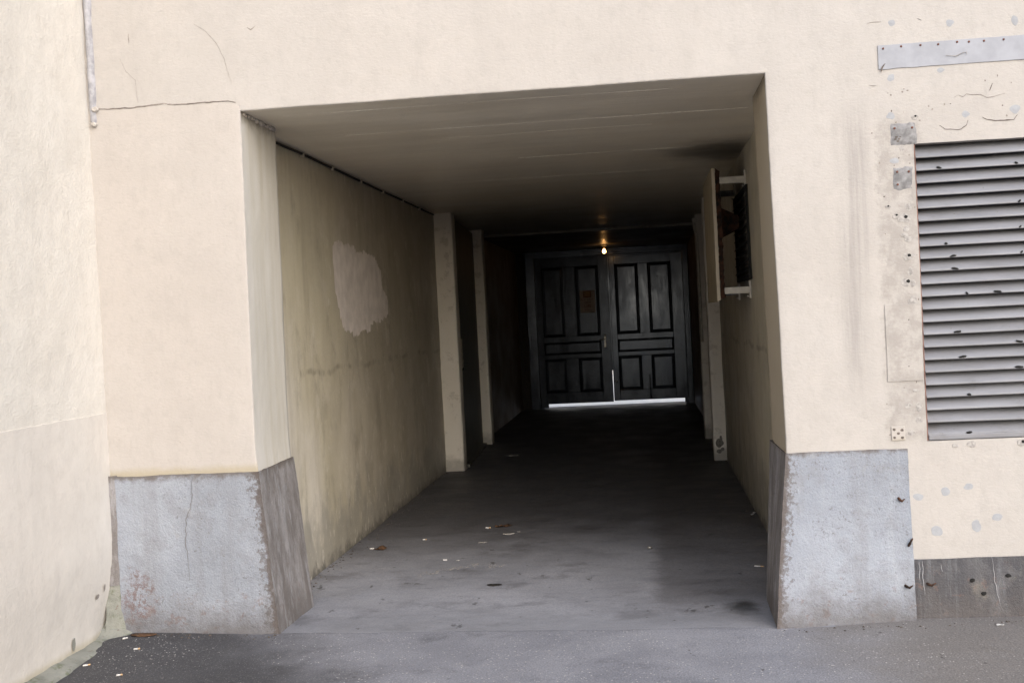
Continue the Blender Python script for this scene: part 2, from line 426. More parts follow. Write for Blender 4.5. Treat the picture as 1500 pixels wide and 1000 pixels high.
M['scuffm'] = plain('scuffed_plaster', (.20, .185, .17), .9, var=.35, scale=40)
M['chipm'] = plain('floor_chip', (.20, .19, .185), .95, var=.45, scale=60)
M['leaf'] = plain('dry_leaf', (.10, .052, .026), .8, var=.5, scale=60)
M['paper'] = plain('scrap_paper', (.50, .48, .46), .85, var=.12)
M['brass'] = plain('worn_handle_metal', (.45, .43, .40), .4, metal=.8, var=.2)
M['note'] = plain('brown_notice_paper', (.36, .31, .27), .6, var=.08, scale=12)
M['noteorange'] = plain('orange_print', (.38, .25, .14), .6, var=.08)
M['notered'] = plain('dark_red_print', (.12, .045, .035), .6, var=.08)
M['porcelain'] = plain('lamp_base_porcelain', (.55, .50, .42), .3, var=.05)
_b = NT('lit_bulb')
_b.b.inputs['Base Color'].default_value = (1, .9, .7, 1)
_b.b.inputs['Emission Color'].default_value = (1.0, .50, .16, 1)
_b.b.inputs['Emission Strength'].default_value = 9.0
M['bulb'] = _b.m

# ------------------------------------------------------------------ object helpers
def thing(name, label, cat, loc=(0, 0, 0), group=None):
    o = bpy.data.objects.new(name, None)
    o.empty_display_size = .1
    C.objects.link(o)
    o.location = loc
    o['label'] = label
    o['category'] = cat
    if group: o['group'] = group
    return o

def link(name, me, parent=None):
    o = bpy.data.objects.new(name, me)
    C.objects.link(o)
    if parent is not None:
        o.parent = parent
        if parent.type == 'EMPTY':
            o.location = -parent.location
    return o

def mesh(name, verts, faces, mats, parent=None, smooth=False, mi=None):
    me = bpy.data.meshes.new(name)
    me.from_pydata([tuple(v) for v in verts], [], faces)
    for m in (mats if isinstance(mats, (list, tuple)) else [mats]): me.materials.append(M[m])
    if mi: me.polygons.foreach_set('material_index', mi)
    if smooth: me.polygons.foreach_set('use_smooth', [True] * len(me.polygons))
    me.update()
    return link(name, me, parent)

def wob(p, a, f=2.6):
    p = Vector(p)
    return p + noise.noise_vector(p * f) * a + noise.noise_vector(p * f * 4.3 + Vector((7, 3, 1))) * (a * .45) + noise.noise_vector(p * f * 13 + Vector((2, 9, 4))) * (a * .28)

class Surf:
    """collects displaced grid patches into one mesh"""
    def __init__(s): s.v = []; s.f = []; s.mi = []
    def rows(s, rows, amp=0.0, freq=2.6, mi=0):
        b = len(s.v); w = len(rows[0])
        for r in rows:
            for p in r: s.v.append(wob(p, amp, freq) if amp else Vector(p))
        for i in range(len(rows) - 1):
            for j in range(w - 1):
                a = b + i * w + j
                s.f.append((a, a + 1, a + w + 1, a + w)); s.mi.append(mi)
    def quad(s, c00, c10, c11, c01, res=.05, amp=0.0, freq=2.6, mi=0):
        c00, c10, c11, c01 = map(Vector, (c00, c10, c11, c01))
        nu = max(1, int(max((c10 - c00).length, (c11 - c01).length) / res))
        nv = max(1, int(max((c01 - c00).length, (c11 - c10).length) / res))
        rows = []
        for j in range(nv + 1):
            t = j / nv; a = c00.lerp(c01, t); b = c10.lerp(c11, t)
            rows.append([a.lerp(b, i / nu) for i in range(nu + 1)])
        s.rows(rows, amp, freq, mi)
    def build(s, name, mats, parent=None, smooth=True):
        return mesh(name, s.v, s.f, mats, parent, smooth, s.mi)

def lin(a, b, n): return [a + (b - a) * i / n for i in range(n + 1)]

def box(name, x0, x1, y0, y1, z0, z1, mat, parent=None, bevel=.003, amp=0.0):
    bm = bmesh.new()
    bmesh.ops.create_cube(bm, size=1)
    for v in bm.verts:
        v.co = Vector(((x0 + x1) / 2 + v.co.x * (x1 - x0), (y0 + y1) / 2 + v.co.y * (y1 - y0), (z0 + z1) / 2 + v.co.z * (z1 - z0)))
    if bevel: bmesh.ops.bevel(bm, geom=bm.edges[:], offset=bevel, segments=2, affect='EDGES', profile=.5)
    if amp:
        for v in bm.verts: v.co = wob(v.co, amp)
    me = bpy.data.meshes.new(name)
    bm.to_mesh(me); bm.free()
    me.materials.append(M[mat])
    return link(name, me, parent)

def tube(name, pts, r, mat, parent=None, seg=8, cap=True):
    vs_, fs = [], []
    pts = [Vector(p) for p in pts]
    rs = r if isinstance(r, (list, tuple)) else [r] * len(pts)
    for i, p in enumerate(pts):
        d = (pts[min(i + 1, len(pts) - 1)] - pts[max(i - 1, 0)]).normalized()
        u = d.orthogonal().normalized() if abs(d.z) > .9 else d.cross(Vector((0, 0, 1))).normalized()
        w = d.cross(u)
        for k in range(seg):
            a = 2 * math.pi * k / seg
            vs_.append(p + (u * math.cos(a) + w * math.sin(a)) * rs[i])
    for i in range(len(pts) - 1):
        for k in range(seg):
            a, b = i * seg + k, i * seg + (k + 1) % seg
            fs.append((a, b, b + seg, a + seg))
    if cap:
        fs.append(tuple(reversed(range(seg)))); fs.append(tuple(range((len(pts) - 1) * seg, len(pts) * seg)))
    return mesh(name, vs_, fs, mat, parent, True)

def facade_y(x, z, base=0.0, amp=.0025): return wob((x, base, z), amp).y

def ribbon(name, pts, w, mat, parent, off=.0015, base=0.0, wavy=.0):
    """thin line lying on the facade, pts in (x, z)"""
    P = []
    for (x0, z0), (x1, z1) in zip(pts, pts[1:]):
        n = max(2, int(math.hypot(x1 - x0, z1 - z0) / .012))
        P += [(x0 + (x1 - x0) * i / n, z0 + (z1 - z0) * i / n) for i in range(n)]
    P.append(pts[-1])
    vs_, fs = [], []
    for i, (x, z) in enumerate(P):
        a, b = P[max(i - 1, 0)], P[min(i + 1, len(P) - 1)]
        d = Vector((b[0] - a[0], b[1] - a[1])).normalized()
        t = i / (len(P) - 1)
        ww = w * (.35 + .65 * math.sin(math.pi * min(1, max(0.04, t)))) * (.55 + .9 * abs(noise.noise((x * 40, z * 40, 3))))
        x += noise.noise((x * 30, z * 30, 9)) * wavy; z += noise.noise((x * 30, z * 30, 5)) * wavy
        y = facade_y(x, z, base) - off
        vs_ += [(x - d.y * ww / 2, y, z + d.x * ww / 2), (x, y - .0008, z), (x + d.y * ww / 2, y, z - d.x * ww / 2)]
    for i in range(len(P) - 1):
        a = i * 3
        fs += [(a, a + 1, a + 4, a + 3), (a + 1, a + 2, a + 5, a + 4)]
    return mesh(name, vs_, fs, mat, parent)

def blob(name, x, z, rx, rz, mat, parent, base=0.0, thick=.004, seed=0, n=20):
    """low irregular dab of filler on the facade"""
    y0 = facade_y(x, z, base)
    vs_ = [(x, y0 - thick - .001, z)]
    for ring, (s, t) in enumerate(((.55, thick + .0002), (.95, thick), (1.0, -.004))):
        for k in range(n):
            a = 2 * math.pi * k / n
            r = s * (1 + .38 * noise.noise((math.cos(a) * .9 + seed * 3.1, math.sin(a) * .9, seed * 1.7)) + .10 * noise.noise((math.cos(a) * 4 + seed, math.sin(a) * 4, seed)))
            vs_.append((x + rx * r * math.cos(a), y0 - t, z + rz * r * math.sin(a)))
    fs = [(0, 1 + k, 1 + (k + 1) % n) for k in range(n)]
    for ring in range(2):
        b = 1 + ring * n
        fs += [(b + k, b + n + k, b + n + (k + 1) % n, b + (k + 1) % n) for k in range(n)]
    return mesh(name, vs_, fs, mat, parent, thick >= .003)

# ------------------------------------------------------------------ ground
def smooth01(t): t = max(0, min(1, t)); return t * t * (3 - 2 * t)
def seam_y(x): return .02 - .045 * (x + 2.2) + .012 * noise.noise((x * 3, 0, 0)) + .006 * noise.noise((x * 14, 0, 4))
def street_z(x, y):
    if not (-3.4 < x < 3.0 and -4.6 < y < .45): return -.012
    h = .003 * noise.noise((x * 1.7, y * 1.7, 0)) + .0015 * noise.noise((x * 9, y * 9, 2))
    if -2.25 < x < .82: h -= .012 * smooth01((y - seam_y(x) - .01) / .05)
    h += .030 * smooth01((-1.9 - x) / .9) * math.exp(-((y + .02) / .45) ** 2)
    return h
xs = [-300, -80, -20, -8, -3.6] + lin(-3.4, 3.0, 140) + [3.4, 8, 20, 80, 300]
ys = [-300, -80, -25, -10, -5] + lin(-4.6, .45, 110) + [.8, 6, 16, 40, 100, 400]
S = Surf()
S.rows([[Vector((x, y, street_z(x, y))) for x in xs] for y in ys])
o = S.build('street', 'street'); o['kind'] = 'structure'
o['label'] = 'patched grey asphalt street in front of the passage'
S = Surf()
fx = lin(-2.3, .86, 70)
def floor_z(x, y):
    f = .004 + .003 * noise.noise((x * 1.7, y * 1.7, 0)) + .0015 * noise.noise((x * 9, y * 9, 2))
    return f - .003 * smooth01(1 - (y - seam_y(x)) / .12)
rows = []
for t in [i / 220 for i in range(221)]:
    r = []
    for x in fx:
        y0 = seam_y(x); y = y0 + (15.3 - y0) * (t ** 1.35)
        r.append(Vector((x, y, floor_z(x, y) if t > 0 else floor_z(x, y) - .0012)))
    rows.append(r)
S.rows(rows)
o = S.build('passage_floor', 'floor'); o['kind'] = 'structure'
o['label'] = 'grimy grey concrete floor of the passage'
S = Surf(); S.quad((-30, 15.31, .012), (30, 15.31, .012), (30, 70, .012), (-30, 70, .012), 8)
o = S.build('courtyard', 'court'); o['kind'] = 'structure'
o['label'] = 'bright pale courtyard ground behind the gate'

# ------------------------------------------------------------------ passage building
B = thing('passage_building', 'cream plastered building with a square drive-through passage and grey plinths', 'building', (0, 0, 0))
CEIL = 2.765
A = .0025
def xl(z): return -2.064 - .016 * smooth01((CEIL - z) / 1.7) + .006 * smooth01((1.0 - z) / .14)
def xr(z): return .656 + .016 * smooth01((CEIL - z) / 1.8)
S = Surf()
# upper facade
zs = lin(2.773, 3.62, 28) + [4.2, 5, 6]
xs_ = lin(-2.92, 2.75, 150) + [3.5, 6]
S.rows([[Vector((x, 0, z)) for x in xs_] for z in zs], A)
# rounded arris over the opening
ox = lin(-2.10, .69, 80)
S.rows([[Vector((x, .008 * (1 - math.cos(a)), 2.773 - .008 * math.sin(a))) for x in ox] for a in (0, .5, 1.0, math.pi / 2)], A)
# right part with reveal
zz = lin(.26, CEIL + .008, 78)
rows = []
for z in zz:
    e = xr(z)
    r = [Vector((x, 0, z)) for x in lin(1.365, e + .008, 18)]
    r += [Vector((e + .008 - .008 * math.sin(a), .008 * (1 - math.cos(a)), z)) for a in (.5, 1.0, math.pi / 2)]
    rows.append(r)
S.rows(rows, A)
S.quad((1.365, 0, .26), (2.75, 0, .26), (2.75, 0, .885), (1.365, 0, .885), .04, A)
S.quad((1.365, 0, 2.362), (2.75, 0, 2.362), (2.75, 0, 2.773), (1.365, 0, 2.773), .04, A)
S.quad((2.75, 0, .26), (6, 0, .26), (6, 0, 2.773), (2.75, 0, 2.773), .3, A)
S.quad((.66, 0, 2.765), (1.365, 0, 2.765), (1.365, 0, 2.773), (.66, 0, 2.773), .04, A)
# returns of the louvre opening
S.quad((1.365, 0, .885), (1.365, .14, .885), (1.365, .14, 2.362), (1.365, 0, 2.362), .04, A)
S.quad((1.365, 0, 2.362), (2.75, 0, 2.362), (2.75, .14, 2.362), (1.365, .14, 2.362), .04, A)
S.quad((1.365, .14, .885), (2.75, .14, .885), (2.75, 0, .885), (1.365, 0, .885), .04, A)
S.build('facade_wall', 'cream', B)
# right reveal
S = Surf()
rows = []
for z in lin(.3, CEIL + .008, 70):
    e = xr(z)
    rows.append([Vector((e, y, z)) for y in lin(.008, .68, 20)] + [Vector((e + .008, .69, z)), Vector((.84, .69, z))])
S.rows(rows, A)
S.build('reveal', 'reveal_tan', B)
# left pier, slightly proud, its ragged top edge under the seam
def top_edge(x):
    pts = [(-2.92, 2.834), (-2.862, 2.832), (-2.779, 2.826), (-2.665, 2.825), (-2.57, 2.829), (-2.476, 2.833), (-2.454, 2.826), (-2.364, 2.822), (-2.252, 2.825), (-2.122, 2.823), (-2.085, 2.80), (-2.0, 2.77)]
    for (a, b), (c, d) in zip(pts, pts[1:]):
        if a <= x <= c: return b + (d - b) * (x - a) / (c - a) + .003 * noise.noise((x * 40, 0, 0))
    return 2.77
PY = -.004
S = Surf()
rows = []
N = 76
for i in range(N + 1):
    r = []
    for x in lin(-2.92, -2.072, 40):
        zt = top_edge(x)
        z = .84 + (zt - .84) * min(i, N) / N
        e = xl(min(z, CEIL))
        X = -2.92 + (x + 2.92) * (e - .008 + 2.92) / (2.92 - 2.072)
        r.append(Vector((X, PY if i <= N else .004, z)))
    z = r[-1].z; e = xl(min(z, CEIL))
    r += [Vector((e - .008 + .008 * math.sin(a), PY + .008 * (1 - math.cos(a)), z)) for a in (.5, 1.0, math.pi / 2)]
    rows.append(r)
S.rows(rows, A)
S.rows([rows[-1], [Vector((p.x, .004, p.z + .001)) for p in rows[-1]]], A)
S.build('pier', 'cream_pier', B)
S = Surf()
rows = []
for z in lin(.3, CEIL + .008, 70):
    e = xl(z)
    rows.append([Vector((e, y, z)) for y in lin(PY + .008, .615, 20)] + [Vector((e - .007, .623, z)), Vector((-2.26, .624, z))])
S.rows(rows, A)
S.build('reveal', 'reveal', B)

def plinth(name, ftl, ftr, fbl, fbr, back, side, mats, label):
    """front quad corners plus the rear corners of the side that faces the passage ('left' or 'right')"""
    S = Surf()
    a = .005
    S.quad(fbl, fbr, ftr, ftl, .03, a, 5, 0)
    bt, bb = back
    if side == 'right':
        S.quad(fbr, bb, bt, ftr, .03, a, 5, 1)
        S.quad(ftl, ftr, bt, (ftl[0], bt[1], bt[2]), .03, a, 5, 0)
    else:
        S.quad(bb, fbl, ftl, bt, .03, a, 5, 1)
        S.quad(ftl, ftr, (ftr[0], bt[1], bt[2]), bt, .03, a, 5, 0)
    if side == 'right': S.quad((fbl[0], .3, fbl[2]), fbl, ftl, (ftl[0], .3, ftl[2]), .05, a, 5, 0)
    else: S.quad(fbr, (fbr[0], .1, fbr[2]), (ftr[0], .1, ftr[2]), ftr, .05, a, 5, 0)
    if side == 'right': S.quad(bb, (bb[0] - .3, bb[1], bb[2]), (bt[0] - .25, bt[1], bt[2]), bt, .05, a, 5, 1)
    else: S.quad((bb[0] + .3, bb[1], bb[2]), bb, bt, (bt[0] + .2, bt[1], bt[2]), .05, a, 5, 1)
    o = S.build(name, mats, B)
    o['label'] = label
    return o
plinth('plinth', (-2.862, -.016, .868), (-2.066, -.018, .864), (-2.862, -.024, -.03), (-2.0, -.012, -.03), ((-2.062, .628, .872), (-1.985, .605, -.03)), 'right',
       ['plinth', 'plinth_worn'], 'grey painted plinth at the foot of the left pier')
plinth('plinth', (.664, -.018, .850), (1.262, -.016, .854), (.568, -.145, -.03), (1.268, -.040, -.03), ((.660, .685, .848), (.578, .50, -.03)), 'left',
       ['plinth_r', 'plinth_worn'], 'grey painted plinth right of the opening')
S = Surf()
S.quad((1.262, -.008, -.03), (6, -.008, -.03), (6, -.010, .297), (1.262, -.010, .297), .04, .004, 5)
S.quad((1.262, -.010, .297), (6, -.010, .297), (6, .05, .300), (1.262, .05, .300), .06, .004, 5)
o = S.build('plinth', 'plinth_dark', B); o['label'] = 'low charcoal plinth below the louvred grille'

# passage shell
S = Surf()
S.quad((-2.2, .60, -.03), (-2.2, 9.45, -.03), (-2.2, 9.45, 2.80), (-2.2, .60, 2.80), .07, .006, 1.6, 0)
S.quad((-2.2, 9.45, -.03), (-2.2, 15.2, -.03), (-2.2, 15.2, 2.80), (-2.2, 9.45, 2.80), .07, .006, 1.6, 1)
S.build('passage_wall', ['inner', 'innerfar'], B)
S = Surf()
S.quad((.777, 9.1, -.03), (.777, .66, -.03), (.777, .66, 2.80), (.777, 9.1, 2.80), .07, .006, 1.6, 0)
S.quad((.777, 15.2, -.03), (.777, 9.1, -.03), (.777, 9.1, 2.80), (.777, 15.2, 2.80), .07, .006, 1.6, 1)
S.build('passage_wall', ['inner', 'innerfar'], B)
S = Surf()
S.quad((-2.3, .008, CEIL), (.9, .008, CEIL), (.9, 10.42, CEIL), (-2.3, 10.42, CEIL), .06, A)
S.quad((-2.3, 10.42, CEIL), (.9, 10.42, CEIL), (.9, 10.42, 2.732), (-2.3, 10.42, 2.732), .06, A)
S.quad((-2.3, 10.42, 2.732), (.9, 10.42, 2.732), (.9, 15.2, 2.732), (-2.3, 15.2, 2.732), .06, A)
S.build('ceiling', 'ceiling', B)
for (yy, xa, xb, rr) in ((.23, -1.9, .2, .0022), (1.035, -1.75, .66, .003), (1.42, -1.2, .1, .002), (2.6, -.85, .42, .003), (3.9, -1.6, .3, .0025)):
    vs_, fs = [], []
    X = lin(xa, xb, 90)
    for x in X:
        k = rr * (.25 + 1.1 * max(0, .35 + noise.noise((x * 3.3, yy * 7, 0))))
        y = yy + .008 * noise.noise((x * 2, yy, 3)) + .003 * noise.noise((x * 15, yy, 5))
        zc = wob((x, y, CEIL), A).z
        vs_ += [(x, y - k * 1.5, zc + .001), (x, y, zc - k * .9), (x, y + k * 1.5, zc + .001)]
    for i in range(len(X) - 1):
        a = i * 3
        fs += [(a, a + 1, a + 4, a + 3), (a + 1, a + 2, a + 5, a + 4)]
    mesh('formwork_ridge', vs_, fs, 'ridge', B)
for x0, x1, y0, y1 in ((-2.26, -2.005, 6.70, 6.92), (-2.26, -2.035, 9.36, 9.60), (.648, .84, 6.75, 6.97), (.660, .84, 8.98, 9.22)):
    S = Surf()
    xe, sx = (x1, 1) if x0 < -1 else (x0, -1)
    xb = x0 if x0 < -1 else x1
    rows = []
    for z in lin(-.03, 2.79, 50):
        rows.append([Vector((x, y0, z)) for x in lin(xb, xe - sx * .012, 6)] + [Vector((xe - sx * .004, y0 + .004, z))] + [Vector((xe, y, z)) for y in lin(y0 + .012, y1 - .01, 5)] + [Vector((xe - sx * .01, y1, z)), Vector((xb, y1, z))])
    S.rows(rows, .004, 3)
    S.build('pilaster', 'pilaster', B)
# end walls beside the gate, in a near-black tone
box('end_wall', -2.3, -2.045, 15.06, 15.28, -.03, 2.8, 'black_tone', B)
box('end_wall', .768, .9, 15.06, 15.28, -.03, 2.8, 'black_tone', B)
# the mass of the house round the passage
box('house_block', -8, -2.27, .05, 15.27, -.05, 2.83, 'cream', B, 0)
box('house_block', .86, 6, .30, 15.27, -.05, 2.83, 'cream', B, 0)
box('upper_storey', -8, 6, .06, 15.27, 2.835, 5.9, 'cream', B, 0)

# flashing strip in the inner corner, top left
S = Surf()
rows = []
for i, z in enumerate(lin(2.742, 3.75, 60)):
    t = min(1, (z - 2.742) / .035)
    w = .019 * math.sqrt(max(.02, 1 - (1 - t) ** 2)) + .004 * noise.noise((0, 1, z * 9))
    cx = -2.866 + .003 * noise.noise((3, 1, z * 6))
    rows.append([Vector((cx - w, .0, z)), Vector((cx - w * .8, -.016, z)), Vector((cx - .15 * w, -.024 - .004 * noise.noise((9, 2, z * 20)), z)), Vector((cx + .7 * w, -.016, z)), Vector((cx + w, .002, z))])
S.rows(rows, .002, 14)
o = S.build('joint_strip', 'flash', B); o['label'] = 'peeling grey strip sealing the corner joint'
for i, (x, z) in enumerate(((-2.862, 2.748), (-2.85, 2.826))):
    blob('mortar_lump', x, z, .016, .014, 'mortar', B, base=-.012, thick=.014, seed=i + 40, n=10)

# crusty plaster along the top of the left reveal
for i in range(16):
    y = .05 + i * .036
    S = Surf()
    cx, cz = xl(CEIL) + .004, CEIL - .006 - rnd.random() * .008
    r = .008 + rnd.random() * .011
    vs_, fs = [], []
    for a in range(5):
        th = math.pi * a / 4
        for b in range(8):
            ph = 2 * math.pi * b / 8
            p = Vector((math.sin(th) * math.cos(ph) * r * .7, math.sin(th) * math.sin(ph) * r * 1.6, math.cos(th) * r))
            p *= 1 + .5 * noise.noise(p * 60 + Vector((i, 0, 0)))
            vs_.append((cx + p.x, y + p.y, cz + p.z))
    for a in range(4):
        for b in range(8):
            q = a * 8 + b; q2 = a * 8 + (b + 1) % 8
            fs.append((q, q2, q2 + 8, q + 8))
    mesh('plaster_crumb', vs_, fs, 'mortar', B, True)

# repainted patch on the left wall (y, z outline)
patch = [(2.326, 2.19), (2.591, 2.219), (2.91, 2.221), (3.012, 2.185), (3.36, 2.18), (3.68, 2.161), (3.867, 2.071), (3.885, 1.928), (4.083, 1.844), (4.102, 1.697), (3.866, 1.64), (3.476, 1.643), (3.337, 1.579), (2.758, 1.556), (2.551, 1.574), (2.421, 1.725), (2.312, 1.945)]
def patch_span(y):
    hit = []
    for (a, b), (c, d) in zip(patch, patch[1:] + patch[:1]):
        if (a <= y < c) or (c <= y < a): hit.append(b + (d - b) * (y - a) / (c - a))
    return (min(hit), max(hit)) if len(hit) > 1 else None
vs_, fs = [], []
for k in range(34):
    yc = 2.36 + 1.70 * k / 33
    sp = patch_span(min(max(yc, 2.33), 4.08))
    if not sp: continue
    z0, z1 = sp[0] + rnd.gauss(0, .014), sp[1] + rnd.gauss(0, .012)
    hw = .045 + .03 * rnd.random()
    b0 = len(vs_); NZ, NY = 14, 6
    for i in range(NZ + 1):
        t = i / NZ
        for q in range(NY + 1):
            y = yc + hw * (q / NY * 2 - 1) * (1 - .25 * abs(2 * t - 1) ** 6) + .010 * noise.noise((k * 3, t * 5, 1)) + .004 * noise.noise((q * 3, t * 20, k))
            ext = .018 * noise.noise((q * 2.3, k * 1.7, 5)) + .012 * noise.noise((q * 7.3, k * 2.7, 8))
            z = z0 + (z1 - z0) * t + (ext if t > .97 else (-ext if t < .03 else 0))
            p = wob((-2.2, y, z), .006, 1.6)
            vs_.append((p.x + .0022 + .00025 * (k % 5), y, z))
    for i in range(NZ):
        for q in range(NY):
            a = b0 + i * (NY + 1) + q
            fs.append((a, a + NY + 1, a + NY + 2, a + 1))
o = mesh('paint_patch', vs_, fs, 'repaint', B, True); o['label'] = 'pale repainted patch on the left passage wall'

# primer strip with screws above the grille
vs_, fs = [], []
SX = lin(1.212, 2.6, 60)
for x in SX:
    zt = 2.860 + .002 * noise.noise((x * 25, 1, 0)); zb = 2.742 + .003 * noise.noise((x * 14, 5, 0))
    x_ = x
    y = -.0045
    vs_ += [(x_, .0, zb - .001), (x_, y, zb), (x_, y - .0006 * noise.noise((x * 5, 0, 3)), (zt + zb) / 2), (x_, y, zt), (x_, .0, zt + .001)]
for i in range(len(SX) - 1):
    for k in range(4):
        a = i * 5 + k
        fs.append((a, a + 5, a + 6, a + 1))
strip = mesh('cover_strip', vs_, fs, 'strip', B); strip['label'] = 'flat pale grey strip screwed on above the louvred grille'
def stud(name, x, z, r, mat, parent, y=-.0055, h=.0025):
    return tube(name, [(x, y + .004, z), (x, y - h * .6, z), (x, y - h, z)], [r, r, r * .55], mat, parent, 8)
for x in (1.238, 1.325, 1.418, 1.503, 1.594, 1.65, 1.722, 1.815, 1.93): stud('screw', x, 2.846 + .004 * math.sin(x * 40), .0055, 'screw', strip)
ribbon('scratch', [(1.537, 2.786), (1.585, 2.779), (1.612, 2.791), (1.635, 2.796), (1.636, 2.782)], .005, 'hair', strip, off=.010)
ribbon('tear', [(1.222, 2.728), (1.228, 2.75), (1.243, 2.768)], .012, 'crack', strip, off=.011)

# square grey cover plates left of the grille
for k, (x0, x1, z0, z1) in enumerate(((1.255, 1.378, 2.362, 2.468), (1.258, 1.352, 2.142, 2.252))):
    vs_, fs = [], []
    n_ = 8
    for j in range(n_ + 1):
        for i in range(n_ + 1):
            x = x0 + (x1 - x0) * i / n_; z = z0 + (z1 - z0) * j / n_
            e = i in (0, n_) or j in (0, n_)
            x += .010 * noise.noise((x * 22, z * 22, k)) + .006 * noise.noise((x * 70, z * 70, k)); z += .009 * noise.noise((x * 22, z * 22, k + 5)) + .006 * noise.noise((x * 70, z * 70, k + 3))
            vs_.append((x, .001 if e else -.004 - .0015 * noise.noise((x * 25, z * 25, 8)), z))
    for j in range(n_):
        for i in range(n_):
            a = j * (n_ + 1) + i
            fs.append((a, a + 1, a + n_ + 2, a + n_ + 1))
    pl_ = mesh('cover_plate', vs_, fs, 'sheet', B, True)
    stud('screw', x0 + .02, z1 - .022, .006, 'screw', pl_)
    stud('screw', x1 - .018, z1 - .024, .006, 'screw', pl_)
    if k: stud('screw', x0 + .02, z0 + .025, .006, 'screw', pl_)
    else:
        for q in range(5): blob('rust_stain', x0 + .022 + .006 * q, z0 + .03 + .012 * math.sin(q * 2.1), .007, .005, 'crack', pl_, base=-.004, thick=.0015, seed=77 + q, n=9)

# dabs of grey filler
for i, (x, z, rx, rz) in enumerate(((1.285, 2.967, .018, .017), (1.563, 2.946, .020, .017), (1.872, 2.935, .017, .026), (1.27, 2.698, .018, .019), (1.511, 2.717, .019, .013),
                                    (1.622, 2.491, .019, .018), (1.856, 2.501, .024, .022), (1.261, 2.509, .024, .017), (1.308, .61, .024, .018), (1.442, .632, .022, .023),
                                    (1.554, .652, .024, .016), (1.393, .433, .030, .028), (1.582, .454, .026, .033), (1.685, .494, .025, .020), (1.27, 2.285, .022, .014), (2.05, .66, .024, .02), (2.1, 2.95, .02, .018))):
    blob('filler_dab', x, z, rx, rz, 'filler', B, thick=.0005, seed=i)
# drilled and plugged bolt holes beside the grille
for i, (x, z, r, d) in enumerate(((1.312, 1.807, .024, 1), (1.300, 1.678, .026, 1), (1.295, 1.488, .022, 2), (1.288, 1.257, .018, 1), (1.279, 1.066, .017, 0), (1.304, 1.998, .026, 1),
                                  (1.225, 2.06, .012, 1), (1.262, 2.012, .016, 1), (1.58, .862, .020, 0), (1.818, .859, .022, 1), (1.50, .857, .013, 0), (1.375, 2.495, .016, 1), (1.29, .93, .015, 0),
                                  (1.302, 1.915, .016, 0), (1.315, 1.585, .013, 0))):
    pg = blob('bolt_plug', x, z, r * 1.1, r * .85, 'plug', B, thick=.0022, seed=i + 20, n=12)
    if d: blob('bolt_hole', x + r * .25, z + r * .3, r * (.38 if d == 1 else .7), r * (.34 if d == 1 else .62), 'dark', pg, base=-.0025, thick=.0016, seed=i + 60, n=10)
for i in range(40):
    x, z = 1.16 + rnd.random() * .2, .9 + rnd.random() * 1.75
    if i > 26: x, z = 1.25 + rnd.random() * .6, 2.40 + rnd.random() * .28
    blob('paint_chip', x, z, .002 + rnd.random() * .004, .002 + rnd.random() * .004, 'hair' if i % 4 else 'crack', B, thick=.0004, seed=i + 90, n=9)
for i in range(22):
    z = .96 + 1.5 * (i + rnd.random() * .8) / 22
    if 2.10 < z < 2.30 or 1.20 < z < 1.57: continue
    blob('broken_plaster', 1.335 - abs(rnd.gauss(0, .035)), z, .012 + .020 * rnd.random(), .008 + .016 * rnd.random(), 'plug', B, thick=.0008 + .0002 * (i % 5), seed=i + 400)
# small five-hole plate low beside the grille
pt = box('anchor_plate', 1.192, 1.258, -.006, .002, .895, .965, 'cream_pier', B, .002)
for dx, dz in ((-.019, .02), (.019, .016), (-.019, -.02), (.019, -.022), (0, 0)):
    blob('bolt_hole', 1.225 + dx, .93 + dz, .008, .007, 'crack', pt, base=-.0045, thick=.0015, seed=int(dx * 900 + dz * 500), n=8)
# smooth levelled panel behind the plugs
S = Surf()
S.quad((1.187, -.0045, 1.19), (1.362, -.0045, 1.19), (1.362, -.0045, 1.572), (1.187, -.0045, 1.572), .03, A)
S.quad((1.187, -.0045, 1.572), (1.362, -.0045, 1.572), (1.362, .002, 1.574), (1.187, .002, 1.574), .03, A)
S.quad((1.187, .002, 1.19), (1.187, -.0045, 1.19), (1.187, -.0045, 1.572), (1.187, .002, 1.572), .03, A)
S.build('levelled_patch', 'cream', B)
# cracks
for pts, w, mt in (([(1.492, 2.446), (1.518, 2.427), (1.557, 2.421), (1.596, 2.422), (1.623, 2.437), (1.63, 2.463)], .005, 'crack'),
                   ([(1.699, 2.472), (1.721, 2.46), (1.76, 2.451), (1.815, 2.45), (1.848, 2.451), (1.865, 2.474)], .007, 'crack'),
                   ([(1.57, 2.578), (1.59, 2.587), (1.609, 2.579), (1.629, 2.594), (1.655, 2.586), (1.694, 2.583), (1.726, 2.567), (1.772, 2.574), (1.811, 2.581)], .004, 'hair'),
                   ([(1.166, 2.973), (1.2, 2.977), (1.233, 2.978)], .004, 'hair'), ([(1.408, 2.981), (1.43, 2.969)], .004, 'hair'), ([(1.74, 2.6), (1.755, 2.636)], .006, 'crack'),
                   ([(-2.291, 3.241), (-2.23, 3.2), (-2.167, 3.124), (-2.135, 3.05), (-2.099, 2.904)], .0025, 'hair'),
                   ([(-2.706, 3.092), (-2.672, 3.017), (-2.626, 2.967), (-2.619, 2.844)], .002, 'hair'),
                   ([(-2.649, 3.214), (-2.649, 3.164)], .007, 'hair'), ([(-2.0, 3.2), (-1.979, 3.185), (-1.955, 3.204)], .006, 'hair'), ([(1.162, 2.668), (1.199, 2.662)], .004, 'hair')):
    ribbon('crack', pts, w, mt, B, wavy=.004)
ribbon('crack', [(-2.429, .852), (-2.438, .734), (-2.47, .644), (-2.482, .571), (-2.483, .48), (-2.475, .37), (-2.471, .297)], .006, 'plcrack', B, off=.005, base=-.018, wavy=.012)
